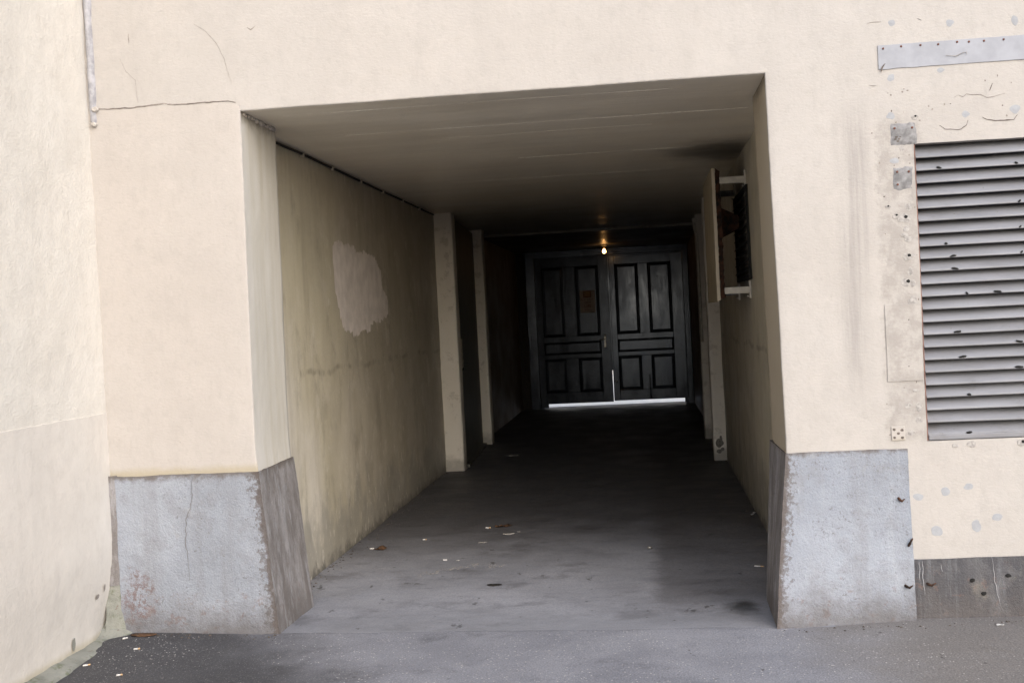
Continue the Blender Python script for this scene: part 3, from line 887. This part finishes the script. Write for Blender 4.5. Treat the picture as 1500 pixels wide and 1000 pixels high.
seam_pts = [(-2.845, 2.832), (-2.779, 2.826), (-2.665, 2.825), (-2.57, 2.829), (-2.476, 2.833), (-2.454, 2.827), (-2.364, 2.822), (-2.252, 2.825), (-2.122, 2.823), (-2.085, 2.813)]
ribbon('plaster_seam', seam_pts, .010, 'hair', B, off=.0035, wavy=.004)
ribbon('plaster_seam', [(x, z - .003) for x, z in seam_pts[:5]], .005, 'crack', B, off=.0060, wavy=.004)
ribbon('plaster_seam', [(x, z - .003) for x, z in seam_pts[5:]], .005, 'crack', B, off=.0060, wavy=.004)
# white paint drips over the dark plinth
for pts in ([(1.31, .29), (1.31, .206), (1.316, .12)], [(1.296, .287), (1.294, .189)], [(1.647, .30), (1.655, .179), (1.677, .06)], [(1.40, .27), (1.405, .235)]):
    ribbon('paint_drip', pts, .005, 'drip', B, off=.007, base=-.010, wavy=.004)

for i, (x, z, y0, sx, sz) in enumerate(((1.221, .596, -.03, .018, .02), (1.255, .40, -.04, .012, -.035), (1.235, .168, -.05, .022, .012), (1.35, .168, -.012, .028, .014))):
    tube('rusty_hook', [(x - sx, y0 + .02, z + sz), (x - sx * .6, y0 - .004, z + sz * .5), (x, y0 - .010, z), (x + sx * .8, y0 - .004, z + .010)], [.006, .007, .006, .003], 'rust', B, 6)
for i, (x, z) in enumerate(((1.549, .186), (1.723, .205), (1.60, .12))):
    blob('bolt_hole', x, z, .013, .010, 'dark', B, base=-.010, thick=.005, seed=i + 300)

# ------------------------------------------------------------------ louvred grille
G = thing('louvre_grille', 'grey metal louvred ventilation grille in the wall right of the opening', 'grille', (1.37, 0, .885))
S = Surf(); S.quad((1.36, .139, .88), (2.76, .139, .88), (2.76, .139, 2.37), (1.36, .139, 2.37), .5)
S.build('back_panel', 'dark', G)
box('jamb', 1.367, 1.371, .004, .09, .887, 2.36, 'primer', G, .001)
PITCH = .0628
prof = [(.120, .024), (.088, .004), (.056, -.012), (.030, -.028), (.012, -.044), (.002, -.056), (.000, -.0605), (.001, -.0655), (.006, -.066), (.010, -.060), (.034, -.036), (.060, -.018), (.120, .018)]
sx_ = lin(1.374, 2.75, 46)
for i in range(23):
    zt = 2.358 - i * PITCH
    vs_, fs = [], []
    tilt = rnd.uniform(-.002, .002)
    for x in sx_:
        dz = .0022 * noise.noise((x * 1.6, i * 3.7, 0)) + tilt * (x - 1.37)
        dy = .0025 * noise.noise((x * 2.0, i * 5.1, 4))
        for (y, z) in prof: vs_.append((x, .008 + y + dy * (1 if y < .05 else 0), zt + z + dz))
    k = len(prof)
    for j in range(len(sx_) - 1):
        for q in range(k):
            a, b = j * k + q, j * k + (q + 1) % k
            fs.append((a, b, b + k, a + k))
    sl = mesh('slat', vs_, fs, 'slat', G, True)
    for (cx, cz) in ((1.5, 1.884), (1.53, 1.811), (1.537, 1.747), (1.852, 2.253), (1.86, 2.058), (1.858, 1.93), (1.859, 1.809), (1.737, 1.624), (1.59, 1.618), (1.536, 1.442), (1.557, 1.312), (1.83, 1.366), (1.578, 1.124), (1.57, .937), (1.825, 1.248), (1.483, 2.25)):
        if abs((zt - .056) - cz) < PITCH / 2:
            vv, ff = [], []
            for a in range(5):
                for b in range(7):
                    th, ph = math.pi * a / 4, 2 * math.pi * b / 7
                    q = 1 + .6 * noise.noise((a * 1.1 + cx * 9, b * .9, cz * 7))
                    vv.append((cx + math.cos(th) * .013 * q * (1 + .5 * math.sin(cx * 70)), .006 - math.sin(th) * math.cos(ph) * .005, zt - .056 + math.sin(th) * math.sin(ph) * .006 * q + .005 * math.cos(th) * math.sin(cz * 50)))
            for a in range(4):
                for b in range(7):
                    p, q = a * 7 + b, a * 7 + (b + 1) % 7
                    ff.append((p, q, q + 7, p + 7))
            mesh('slat_clip', vv, ff, 'dark', sl, True)
box('sill', 1.374, 2.75, .004, .13, .888, .914, 'slat', G, .004)

# ------------------------------------------------------------------ adjoining house on the left
AD = thing('adjoining_building', 'cream rendered wall of the neighbouring house standing forward on the left', 'building', (-2.93, -3, 0))
S = Surf()
ys_ = lin(.02, -2.2, 74) + [-3, -5, -9, -14]
S.rows([[Vector((-2.893, y, z)) for y in ys_] for z in lin(1.205, 3.9, 90) + [4.6, 6]], .006, 3.2)
S.quad((-2.893, .02, 6), (-2.893, -14, 6), (-8, -14, 6), (-8, .02, 6), 3)
S.quad((-2.893, -14, 0), (-8, -14, 0), (-8, -14, 6), (-2.893, -14, 6), 3)
S.build('wall', 'cream_side', AD)
S = Surf()
rows = []
for z in lin(-.02, 1.212, 46):
    x = -2.889 - .047 * smooth01((.55 - z) / .55)
    r = []
    for y in ys_:
        r.append(Vector((x - .03 * smooth01((.30 - z) / .30) * smooth01((y + .22) / .22), y, z)))
    rows.append(r)
S.rows(rows, .004, 3.2)
S.rows([rows[-1], [Vector((-2.905, y, 1.214)) for y in ys_]], .004, 3.2)
S.build('render_panel', 'cream_side_low', AD)
for i, (y, z, ry, rz) in enumerate(((-.451, .085, .018, .032), (-.12, .30, .008, .02), (-.2, .27, .02, .012))):
    vs_ = [(-2.922, y, z)]
    for k in range(12):
        a = 2 * math.pi * k / 12
        q = 1 + .5 * noise.noise((math.cos(a) + i * 5, math.sin(a), i))
        zz_ = z + rz * q * math.sin(a)
        vs_.append((-2.889 - .047 * smooth01((.55 - zz_) / .55) + .008, y + ry * q * math.cos(a), zz_))
    vs_[0] = (-2.889 - .047 * smooth01((.55 - z) / .55) + .009, y, z)
    mesh('paint_chip', vs_, [(0, 1 + k, 1 + (k + 1) % 12) for k in range(12)], 'moss' if i == 0 else 'hair', AD, True)
# mossy fillet along the foot and up the corner
S = Surf()
rows = []
for y in lin(.03, -4, 130):
    w = .085 + .014 * noise.noise((y * 6, 1, 1)) + .05 * smooth01((y + .16) / .16)
    h = .034 + .006 * noise.noise((y * 5, 4, 1)) + .05 * smooth01((y + .14) / .14)
    rows.append([Vector((-2.95, y, h + .012)), Vector((-2.925, y, h)), Vector((-2.925 + w * .5, y, h * .72)), Vector((-2.925 + w * .85, y, h * .45)), Vector((-2.925 + w, y, -.02))])
S.rows(rows, .006, 9)
S.build('foot_strip', 'moss', AD)
S = Surf()
rows = []
for z in lin(0, .30, 20):
    t = smooth01((.24 - z) / .24)
    w = .018 + .040 * t + .012 * t * noise.noise((1, 2, z * 30))
    rows.append([Vector((-2.93, -.03 - w * .9, z)), Vector((-2.895 + w * .15, -.020 - w * .45, z)), Vector((-2.880 + w * .6, -.020 - .2 * w, z)), Vector((-2.862 + w, -.006, z))])
S.rows(rows, .006, 12)
S.build('corner_filler', 'moss', AD)
S = Surf()
rows = []
for z in lin(.29, .875, 30):
    rows.append([Vector((-2.93, -.05, z)), Vector((-2.892, -.031, z)), Vector((-2.872, -.026, z)), Vector((-2.852, -.008, z))])
S.rows(rows, .005, 12)
S.build('corner_filler', 'plinth_worn', AD)
# ------------------------------------------------------------------ gate
GT = thing('double_gate', 'black panelled double wooden gate closing the far end of the passage', 'gate', (-.6, 15.1, 0))
box('post', -2.042, -1.885, 15.03, 15.22, .0, 2.665, 'gate', GT, .006)
box('post', .672, .766, 15.03, 15.22, .0, 2.665, 'gate', GT, .006)
box('lintel', -2.042, .766, 15.02, 15.22, 2.645, 2.74, 'gate', GT, .006)
box('lintel_moulding', -1.9, .69, 14.995, 15.018, 2.625, 2.665, 'gate', GT, .005)

box('door_stop', -1.93, -1.84, 15.172, 15.215, 0, 2.64, 'gate', GT, .004)
box('door_stop', .63, .71, 15.172, 15.215, 0, 2.64, 'gate', GT, .004)
box('door_stop', -1.93, .71, 15.175, 15.212, 2.55, 2.66, 'gate', GT, .004)

def leaf(x0, x1, uppers, mids, lowers, hinge, ang, zlo, zhi, gapside):
    """one leaf; its stiles, rails and panels are pieces of their own"""
    hx = x0 if hinge == 'l' else x1
    ca, sa = math.cos(ang), math.sin(ang)
    def T(p):
        dx, dy = p[0] - hx, p[1] - 15.12
        return Vector((hx + dx * ca - dy * sa, 15.12 + dx * sa + dy * ca, p[2]))
    def bx(name, a0, a1, b0, b1, c0, c1, parent, bev=.004):
        o = box(name, a0, a1, b0, b1, c0, c1, 'gate', parent, bev)
        for v in o.data.vertices: v.co = T(v.co)
        return o
    L = box('door_leaf', x0 + .01, x1 - .01, 15.145, 15.165, zlo + .005, zhi - .005, 'gate', GT, .002)
    for v in L.data.vertices: v.co = T(v.co)
    F0, F1 = 15.10, 15.146
    (ua, ub), (uc, ud) = uppers
    bx('stile', x0, ua, F0, F1, zlo, zhi, L)
    bx('stile', ud, x1, F0, F1, zlo, zhi, L)
    bx('rail', ua, ud, F0 + .001, F1, 2.45, zhi, L)
    bx('rail', ua, ud, F0 + .001, F1, 1.145, 1.245, L)
    bx('rail', ua, ud, F0 + .001, F1, .86, .935, L)
    bx('rail', ua, ud, F0 + .001, F1, zlo, .27, L)
    bx('stile', ub, uc, F0 + .002, F1, 1.245, 2.45, L)
    bx('stile', ub, uc, F0 + .002, F1, .27, .86, L)
    for (a, b, c, d) in ((ua, ub, 1.245, 2.45), (uc, ud, 1.245, 2.45), (ua, ud, .935, 1.145), (ua, ub, .27, .86), (uc, ud, .27, .86)):
        # bolection moulding
        prof_ = [(0, F0 + .001), (.000, F0 - .010), (.009, F0 - .013), (.017, F0 - .008), (.025, F0 + .010), (.028, F0 + .022)]
        vs_, fs = [], []
        for (ins, y) in prof_:
            ins -= .008
            for (x, z) in ((a + ins, c + ins), (b - ins, c + ins), (b - ins, d - ins), (a + ins, d - ins)): vs_.append(T((x, y, z)))
        for r in range(len(prof_) - 1):
            for q in range(4):
                p, p2 = r * 4 + q, r * 4 + (q + 1) % 4
                fs.append((p, p2, p2 + 4, p + 4))
        mesh('moulding', vs_, fs, 'gate', L)
        # raised and fielded panel
        e = .018
        lev = [(e, F0 + .022), (e + .004, F0 + .020), (e + .030, F0 + .011), (e + .032, F0 + .010)]
        if c > .9 and d < 1.2: lev = [(e, F0 + .022), (e + .004, F0 + .020), (e + .014, F0 + .016), (e + .017, F0 + .015)]
        vs_, fs = [], []
        for (ins, y) in lev:
            for (x, z) in ((a + ins, c + ins), (b - ins, c + ins), (b - ins, d - ins), (a + ins, d - ins)): vs_.append(T((x, y, z)))
        for r in range(len(lev) - 1):
            for q in range(4):
                p, p2 = r * 4 + q, r * 4 + (q + 1) % 4
                fs.append((p, p2, p2 + 4, p + 4))
        k = (len(lev) - 1) * 4
        fs.append((k, k + 1, k + 2, k + 3))
        mesh('panel', vs_, fs, 'gate', L)
    return L, T
LL, TL = leaf(-1.882, -.612, ((-1.775, -1.395), (-1.178, -.780)), None, None, 'l', math.radians(-2.8), .080, 2.615, 'r')
RL, TR = leaf(-.605, .668, ((-.494, -.100), (.074, .468)), None, None, 'r', math.radians(-.8), .088, 2.60, 'l')
# overlapping strip that covers most of the joint, broken off low down
o = box('cover_strip', -.640, -.585, 15.070, 15.100, .62, 2.60, 'gate', RL, .006)
for v in o.data.vertices: v.co = TR(v.co)
# ragged low corner of the left leaf that touches the floor
o = box('kick_board', -1.882, -1.75, 15.105, 15.14, .012, .10, 'gate', LL, .006)
for v in o.data.vertices: v.co = TL(v.co)
o = box('kick_board', .612, .668, 15.105, 15.14, .012, .10, 'gate', RL, .006)
# handle with escutcheon on the left leaf
_pre = set(bpy.data.objects)
hp = box('lock_plate', -.728, -.692, 15.092, 15.101, 1.03, 1.22, 'brass', LL, .004)
tube('handle', [(-.71, 15.095, 1.17), (-.71, 15.05, 1.17), (-.725, 15.04, 1.168), (-.80, 15.04, 1.162)], .010, 'brass', LL)
tube('knob', [(-.702, 15.10, 1.235), (-.702, 15.065, 1.235), (-.702, 15.052, 1.235)], [.010, .020, .012], 'brass', LL)
for o in set(bpy.data.objects) - _pre:
    for v in o.data.vertices: v.co = TL(v.co)
tube('bolt', [(.03, 15.085, .52), (.03, 15.085, .10)], .010, 'gate', RL)
box('bolt_plate', .008, .052, 15.09, 15.102, .28, .36, 'gate', RL, .003)
tube('knob', [(-.545, 15.10, .42), (-.545, 15.07, .42)], [.012, .018], 'brass', RL)

# notice on the gate
NO = thing('paper_notice', 'small brownish printed notice fixed to the black gate leaf on the left', 'notice', (-.98, 15.09, 1.63))
ny = 15.1085
def nbox(name, x0, x1, z0, z1, mat, parent, lift=0.0, t=.0015):
    o = box(name, x0, x1, ny - t - lift, ny - lift, z0, z1, mat, parent, 0)
    for v in o.data.vertices: v.co = TL(v.co)
    return o
sheet_ = nbox('sheet', -1.112, -.850, 1.640, 2.026, 'note', NO)
nbox('pictogram_border', -1.052, -.915, 1.905, 2.022, 'notered', NO, .0016)
nbox('pictogram', -1.036, -.931, 1.921, 2.006, 'noteorange', NO, .0032)
for (z, x0, x1, h) in ((1.868, -1.088, -.870, .020), (1.818, -1.040, -.905, .028), (1.766, -1.04, -.905, .026), (1.742, -1.05, -.87, .022), (1.690, -1.035, -.905, .024)):
    x = x0
    while x < x1 - .01:
        w = rnd.uniform(.010, .018)
        if rnd.random() > .14:
            nbox('letter', x, x + .004, z - h / 2, z + h / 2, 'notered', NO, .0016)
            if rnd.random() > .4: nbox('letter', x + .0045, x + w - .003, z + h * rnd.choice((-.5, -.1, .28)), z + h * .5, 'notered', NO, .0016)
        x += w + .003
o = stud('tack', -1.098, 1.655, .006, 'butt', NO, ny - .001)
for v in o.data.vertices: v.co = TL(v.co)

# ------------------------------------------------------------------ lamp
LP = thing('ceiling_lamp', 'small bare warm bulb glowing under the ceiling before the gate', 'lamp', (-.612, 13.75, 2.732))
def lathe(name, cx, cy0, prof_, mat, parent, seg=16):
    vs_, fs = [], []
    for (r, z) in prof_:
        for k in range(seg):
            a = 2 * math.pi * k / seg
            vs_.append((cx + r * math.cos(a), cy0 + r * math.sin(a), z))
    for i in range(len(prof_) - 1):
        for k in range(seg):
            a, b = i * seg + k, i * seg + (k + 1) % seg
            fs.append((a, b, b + seg, a + seg))
    return mesh(name, vs_, fs, mat, parent, True)
lathe('lamp_base', -.612, 13.75, [(.0, 2.74), (.052, 2.74), (.052, 2.722), (.040, 2.708), (.022, 2.704), (.0, 2.704)], 'porcelain', LP)
lathe('socket', -.612, 13.75, [(.020, 2.71), (.021, 2.675), (.019, 2.66), (.0, 2.66)], 'porcelain', LP)
lathe('bulb', -.612, 13.75, [(.013, 2.665), (.016, 2.652), (.026, 2.636), (.031, 2.618), (.029, 2.602), (.019, 2.590), (.008, 2.586), (0, 2.585)], 'bulb', LP)

# ------------------------------------------------------------------ vent and its shield on the right wall
V = thing('wall_vent', 'black louvred vent opening in the right passage wall behind the sheet shield', 'vent', (.777, 2.75, 1.8))
box('vent_frame', .758, .790, 2.68, 2.73, 1.80, 2.48, 'dark', V, .003)
box('vent_frame', .758, .790, 3.85, 3.90, 1.80, 2.48, 'dark', V, .003)
box('vent_frame', .758, .790, 2.732, 3.848, 1.80, 1.84, 'dark', V, .003)
box('vent_frame', .758, .790, 2.732, 3.848, 2.44, 2.48, 'dark', V, .003)
for i in range(9):
    z = 1.86 + i * .065
    mesh('blade', [(.785, 2.732, z + .05), (.785, 3.848, z + .05), (.745, 3.848, z), (.745, 2.732, z), (.785, 2.732, z + .044), (.785, 3.848, z + .044), (.745, 3.848, z - .006), (.745, 2.732, z - .006)],
         [(0, 1, 2, 3), (4, 7, 6, 5), (0, 3, 7, 4), (1, 5, 6, 2), (2, 6, 7, 3), (0, 4, 5, 1)], 'dark', V)
mesh('hood', [(.74, 3.15, 2.29), (.74, 3.5, 2.29), (.605, 3.5, 2.36), (.605, 3.15, 2.36), (.74, 3.15, 2.20), (.74, 3.5, 2.20), (.605, 3.5, 2.14), (.605, 3.15, 2.14)],
     [(0, 1, 2, 3), (4, 7, 6, 5), (0, 3, 7, 4), (1, 5, 6, 2), (2, 6, 7, 3), (0, 4, 5, 1)], 'rust', V)
SH = thing('vent_shield', 'tan sheet metal shield held off the right passage wall on white arms', 'shield', (.56, 2.8, 1.65))
S = Surf()
S.quad((.528, 2.78, 1.648), (.528, 4.05, 1.648), (.528, 4.05, 2.62), (.528, 2.78, 2.62), .05, .002, 4, 0)
S.quad((.528, 2.78, 2.62), (.528, 2.78, 1.648), (.552, 2.78, 1.660), (.552, 2.78, 2.618), .03, .002, 4, 1)
S.quad((.528, 4.05, 1.648), (.528, 2.78, 1.648), (.566, 2.78, 1.660), (.566, 4.05, 1.660), .05, .002, 4, 0)
S.quad((.528, 2.78, 2.62), (.528, 4.05, 2.62), (.566, 4.05, 2.615), (.566, 2.78, 2.615), .05, .002, 4, 0)
S.quad((.528, 4.05, 2.62), (.528, 4.05, 1.648), (.552, 4.05, 1.660), (.552, 4.05, 2.618), .05, .002, 4, 0)
S.build('sheet', ['panelface', 'panelcream'], SH, False)
S = Surf()
S.quad((.553, 2.782, 1.662), (.553, 2.782, 2.612), (.553, 4.04, 2.612), (.553, 4.04, 1.662), .02, .005, 25)
S.quad((.553, 2.782, 1.662), (.588, 2.80, 1.675), (.588, 2.80, 2.60), (.553, 2.782, 2.612), .012, .007, 30)
S.build('rusty_lining', 'rust', SH)
for y in (2.80, 3.86):
    for z0 in (2.505, 1.700):
        ar = box('arm', .585, .772, y - .005, y + .035, z0, z0 + .048, 'armw' if y < 3 else 'sheet', SH, .003)
        box('wall_plate', .762, .776, y - .02, y + .05, z0 - .04, z0 + .09, 'armw', ar, .003)
        tube('bolt', [(.766, y + .015, z0 - .022), (.745, y + .015, z0 - .022)], .008, 'brass', ar, 6)

# ------------------------------------------------------------------ side door between the left pilasters
SD = thing('side_door', 'dark grey side door between the two left pilasters with a splintered lock', 'door', (-2.09, 8, 0))
def slab(name, p0, p1, t, z0, z1, mat, parent):
    d = (Vector((p1[0], p1[1], 0)) - Vector((p0[0], p0[1], 0))).normalized()
    nx = Vector((-d.y, d.x, 0)) * t
    vs_ = []
    for z in (z0, z1):
        for p in (p0, p1): vs_.append(Vector((p[0], p[1], z)))
        for p in (p1, p0): vs_.append(Vector((p[0], p[1], z)) + nx)
    return mesh(name, vs_, [(0, 3, 2, 1), (4, 5, 6, 7), (0, 1, 5, 4), (1, 2, 6, 5), (2, 3, 7, 6), (3, 0, 4, 7)], mat, parent)
slab('leaf', (-2.035, 6.955), (-2.15, 9.33), .05, .03, 2.72, 'sidedoor', SD)
slab('threshold', (-1.99, 7.02), (-2.10, 9.30), .09, 0, .035, 'sidedoor', SD)
S = Surf()
rows = []
for z in lin(1.09, 1.41, 16):
    w = .055 + .02 * noise.noise((0, 2, z * 22))
    rows.append([Vector((-2.034 - .006, 7.0, z)), Vector((-2.016 + .004 * noise.noise((4, 1, z * 30)), 7.02, z)), Vector((-2.024, 7.02 + w * 2.4, z)), Vector((-2.05, 7.03 + w * 2.6, z))])
S.rows(rows, .005, 30)
S.build('broken_lock_edge', 'splinter', SD)
box('keyhole', -2.042, -2.018, 7.05, 7.12, 1.065, 1.095, 'dark', SD, .004)

# ------------------------------------------------------------------ cable along the top of the left wall
CB = thing('cable', 'thin black cable clipped along the top of the left passage wall', 'cable', (-2.19, .7, 2.75))
cp = [(-2.185 + .004 * noise.noise((0, y, 0)), y, 2.750 + .006 * noise.noise((5, y * 1.4, 0))) for y in lin(.66, 6.66, 60)]
tube('wire', cp, .008, 'cable', CB, 6)
for y in (1.6, 2.37, 3.26, 4.09, 4.95, 5.8):
    box('clip', -2.196, -2.172, y - .014, y + .014, 2.731, 2.764, 'clipm', CB, .003)

# pipe stub on the far right pilaster
CO = thing('conduit', 'short pale conduit stub at the top of the far right pilaster', 'pipe', (.65, 8.95, 2.3))
tube('pipe', [(.650, 8.955, 2.69), (.648, 8.955, 2.60), (.672, 8.95, 2.50), (.676, 8.95, 2.30), (.676, 8.95, 1.2)], .018, 'armw', CO)
box('junction_box', .628, .680, 8.93, 8.975, 2.66, 2.72, 'armw', CO, .004)

# scuff at the foot of the nearer right pilaster
for i, (x, z, rx, rz) in enumerate(((.712, .18, .042, .05), (.725, .235, .015, .03), (.70, .10, .03, .022), (.735, .12, .018, .02))):
    blob('scuff', x, z, rx, rz, 'scuffm', B, base=6.748, thick=.003 + i * .0007, seed=i * 7 + 5)

# ------------------------------------------------------------------ litter
def ground_at(x, y): return floor_z(x, y) if (y > seam_y(x) and -2.2 < x < .78) else street_z(x, y)
def butt(x, y, ang, L, label, grp='cigarette ends dropped on the ground'):
    z = ground_at(x, y) + .0045
    t = thing('cigarette_butt', label, 'cigarette butt', (x, y, z - .004), grp)
    L *= .8
    d = Vector((math.cos(ang), math.sin(ang), 0))
    p = Vector((x, y, z))
    tube('paper', [p - d * L * .5, p - d * L * .2, p + d * L * .15], [.0042, .0046, .0043], 'butt', t, 8)
    tube('filter', [p + d * L * .15, p + d * L * .5], [.0044, .0042], 'filter' if rnd.random() > .5 else 'butt', t, 8)
butt(-2.812, -.559, .6, .045, 'white cigarette butt at the edge of the mossy strip, nearer the camera')
butt(-2.571, -.724, .5, .036, 'white cigarette butt on the dark asphalt at the bottom left')
butt(-2.658, -.316, .4, .040, 'white cigarette butt on dark asphalt just in front of the left plinth')
butt(-2.80, -.133, .8, .034, 'white cigarette butt lying where the mossy strip meets the plinth')
butt(-2.03, 2.318, .05, .040, 'white cigarette butt beside the brown leaf near the left wall')
butt(-1.282, 3.044, -.05, .052, 'largest white cigarette butt in the middle of the passage floor')
butt(-1.70, 2.62, .1, .038, 'faint cigarette butt right of the brown leaf on the passage floor')
butt(-1.42, 1.838, .1, .036, 'white cigarette butt just behind the scraped crack in the floor')
butt(.617, 1.322, -.35, .075, 'bent pale cigarette butt beside the right plinth')
butt(.74, 3.25, .9, .035, 'pale cigarette butt at the foot of the right passage wall')
def scrap(name, x, y, r, mat, label, cat, seed, curl=.35, grp=None, elong=1.6, ang=0.0):
    z = ground_at(x, y) + .003
    n_ = 11
    vs_ = [(x, y, z + r * curl * .15)]
    for ring in (.5, 1.0):
        for k in range(n_):
            a = 2 * math.pi * k / n_
            q = ring * r * (1 + .35 * noise.noise((math.cos(a) * 2 + seed, math.sin(a) * 2, seed)))
            px, py = q * math.cos(a) * elong, q * math.sin(a)
            vs_.append((x + px * math.cos(ang) - py * math.sin(ang), y + px * math.sin(ang) + py * math.cos(ang), z + ring * r * curl * max(0, .4 + noise.noise((math.cos(a) * 3, math.sin(a) * 3, seed + 4)))))
    fs = [(0, 1 + k, 1 + (k + 1) % n_) for k in range(n_)] + [(1 + k, 1 + n_ + k, 1 + n_ + (k + 1) % n_, 1 + (k + 1) % n_) for k in range(n_)]
    o = mesh(name, vs_, fs, mat, None, True)
    sm = o.modifiers.new('thickness', 'SOLIDIFY'); sm.thickness = .0012
    o['label'] = label; o['category'] = cat
    if grp: o['group'] = grp
    return o
scrap('dry_leaf', -1.962, 2.285, .030, 'leaf', 'curled reddish brown leaf on the floor near the left wall', 'leaf', 3, .9, 'dry leaves')
scrap('dry_leaf', -2.726, -.075, .035, 'leaf', 'long orange brown leaf shred at the foot of the left plinth', 'leaf', 8, .3, 'dry leaves', 2.2)
scrap('dry_leaf', -.98, 1.013, .030, 'cable', 'flat blackened leaf in the middle of the passage floor', 'leaf', 5, .15, 'dry leaves', 1.5)
scrap('dry_leaf', -1.17, 3.09, .034, 'leaf', 'dark leaf beside the largest cigarette butt on the passage floor', 'leaf', 11, .7, 'dry leaves', 2.2)
scrap('paper_scrap', -1.09, 2.74, .026, 'paper', 'crumpled grey paper scrap mid floor in front of the dark leaf', 'scrap', 6, .4, 'paper scraps', 1.8)
scrap('paper_scrap', -1.02, 2.82, .012, 'butt', 'tiny white scrap beside the crumpled grey paper on the floor', 'scrap', 9, .6, 'paper scraps', 1)
scrap('paper_scrap', -1.242, 2.42, .018, 'paper', 'small grey scrap between crumpled paper and the floor crack', 'scrap', 2, .5, 'paper scraps', 1.8)
scrap('paper_scrap', -1.326, 1.799, .012, 'butt', 'tiny white scrap right above the scraped crack in the floor', 'scrap', 12, .6, 'paper scraps', 1)
scrap('paper_scrap', -1.628, 7.941, .045, 'paper', 'grey scrap lying in the dark beside the second left pilaster', 'scrap', 14, .4, 'paper scraps', 1.8)
scrap('paper_scrap', .762, 3.322, .014, 'butt', 'tiny white scrap at the foot of the right wall', 'scrap', 15, .6, 'paper scraps', 1)
scrap('paper_scrap', 1.627, -.18, .014, 'butt', 'tiny yellowish white scrap on the street below the charcoal plinth', 'scrap', 16, .6, 'paper scraps', 1.4)
bc = thing('bottle_cap', 'small bottle cap on the right half of the passage floor', 'bottle cap', (-.047, 2.02, .01))
lathe('crown', -.047, 2.02, [(0, .019), (.013, .019), (.0155, .016), (.0165, .011), (.018, .010)], 'brass', bc, 21)
# scraped crack in the floor
vs_, fs = [], []
path = [(-1.52, 1.36), (-1.45, 1.44), (-1.36, 1.55), (-1.26, 1.63), (-1.16, 1.66), (-1.05, 1.62), (-.98, 1.56)]
P_ = []
for (a, b), (c, d) in zip(path, path[1:]): P_ += [(a + (c - a) * i / 8, b + (d - b) * i / 8) for i in range(8)]
for i in range(170):
    t = rnd.random() * (len(P_) - 1)
    x, y = P_[int(t)]
    u = t / len(P_)
    x += rnd.gauss(0, .012); y += rnd.gauss(0, .022 + .03 * (1 - u))
    z = floor_z(x, y)
    r = .003 + .010 * rnd.random() ** 2
    b = len(vs_)
    for (dx, dy, dz) in ((1.6, 0, 0), (.4, .9, 0), (-1.1, .5, 0), (-1.0, -.6, 0), (.5, -.9, 0), (0, 0, .35)):
        k = r * (.7 + .6 * rnd.random())
        vs_.append((x + dx * k, y + dy * k, z + dz * k - .0008))
    fs.extend([(b + q, b + (q + 1) % 5, b + 5) for q in range(5)])
ck = mesh('chipped_crack', vs_, fs, 'chipm', bpy.data.objects['passage_floor']); ck['kind'] = 'stuff'

# dirt and plaster crumbs gathered along the feet of the walls: nobody could count them
vs_, fs = [], []
def lump(x, y, z, r):
    b = len(vs_)
    for (dx, dy, dz) in ((1, 0, 0), (.3, .9, 0), (-.8, .5, 0), (-.7, -.6, 0), (.4, -.9, 0), (0, 0, .75)):
        k = r * (.7 + .6 * rnd.random())
        vs_.append((x + dx * k, y + dy * k, z + dz * k - .001))
    fs.extend([(b + i, b + (i + 1) % 5, b + 5) for i in range(5)])
for i in range(420):
    t = rnd.random()
    if i < 230: y = .7 + 6 * t ** 1.4; x = -2.19 + abs(rnd.gauss(0, .05))
    elif i < 300: y = .75 + 6 * t; x = .77 - abs(rnd.gauss(0, .04))
    elif i < 370: y = -.03 - abs(rnd.gauss(0, .05)); x = -2.82 + .85 * t
    else: x = .6 + 1.3 * t; y = -.16 + .10 * t - abs(rnd.gauss(0, .05))
    lump(x, y, ground_at(x, y), .003 + .009 * rnd.random() ** 2)
o = mesh('dirt_crumbs', vs_, fs, 'crumb'); o['kind'] = 'stuff'; o['label'] = 'dark dirt and plaster crumbs along the feet of the walls'; o['category'] = 'dirt'
# added unseen white wall, bounces light onto the ground behind the gate
CW = thing('courtyard_bounce_wall', 'added unseen white wall across the courtyard, bouncing light to the gate gap', 'wall', (0, 26, 0))
box('wall', -16, 16, 26, 26.4, -.1, 7.0, 'white', CW, .01)
box('coping', -16.1, 16.1, 25.92, 26.48, 7.003, 7.10, 'sheet', CW, .01)
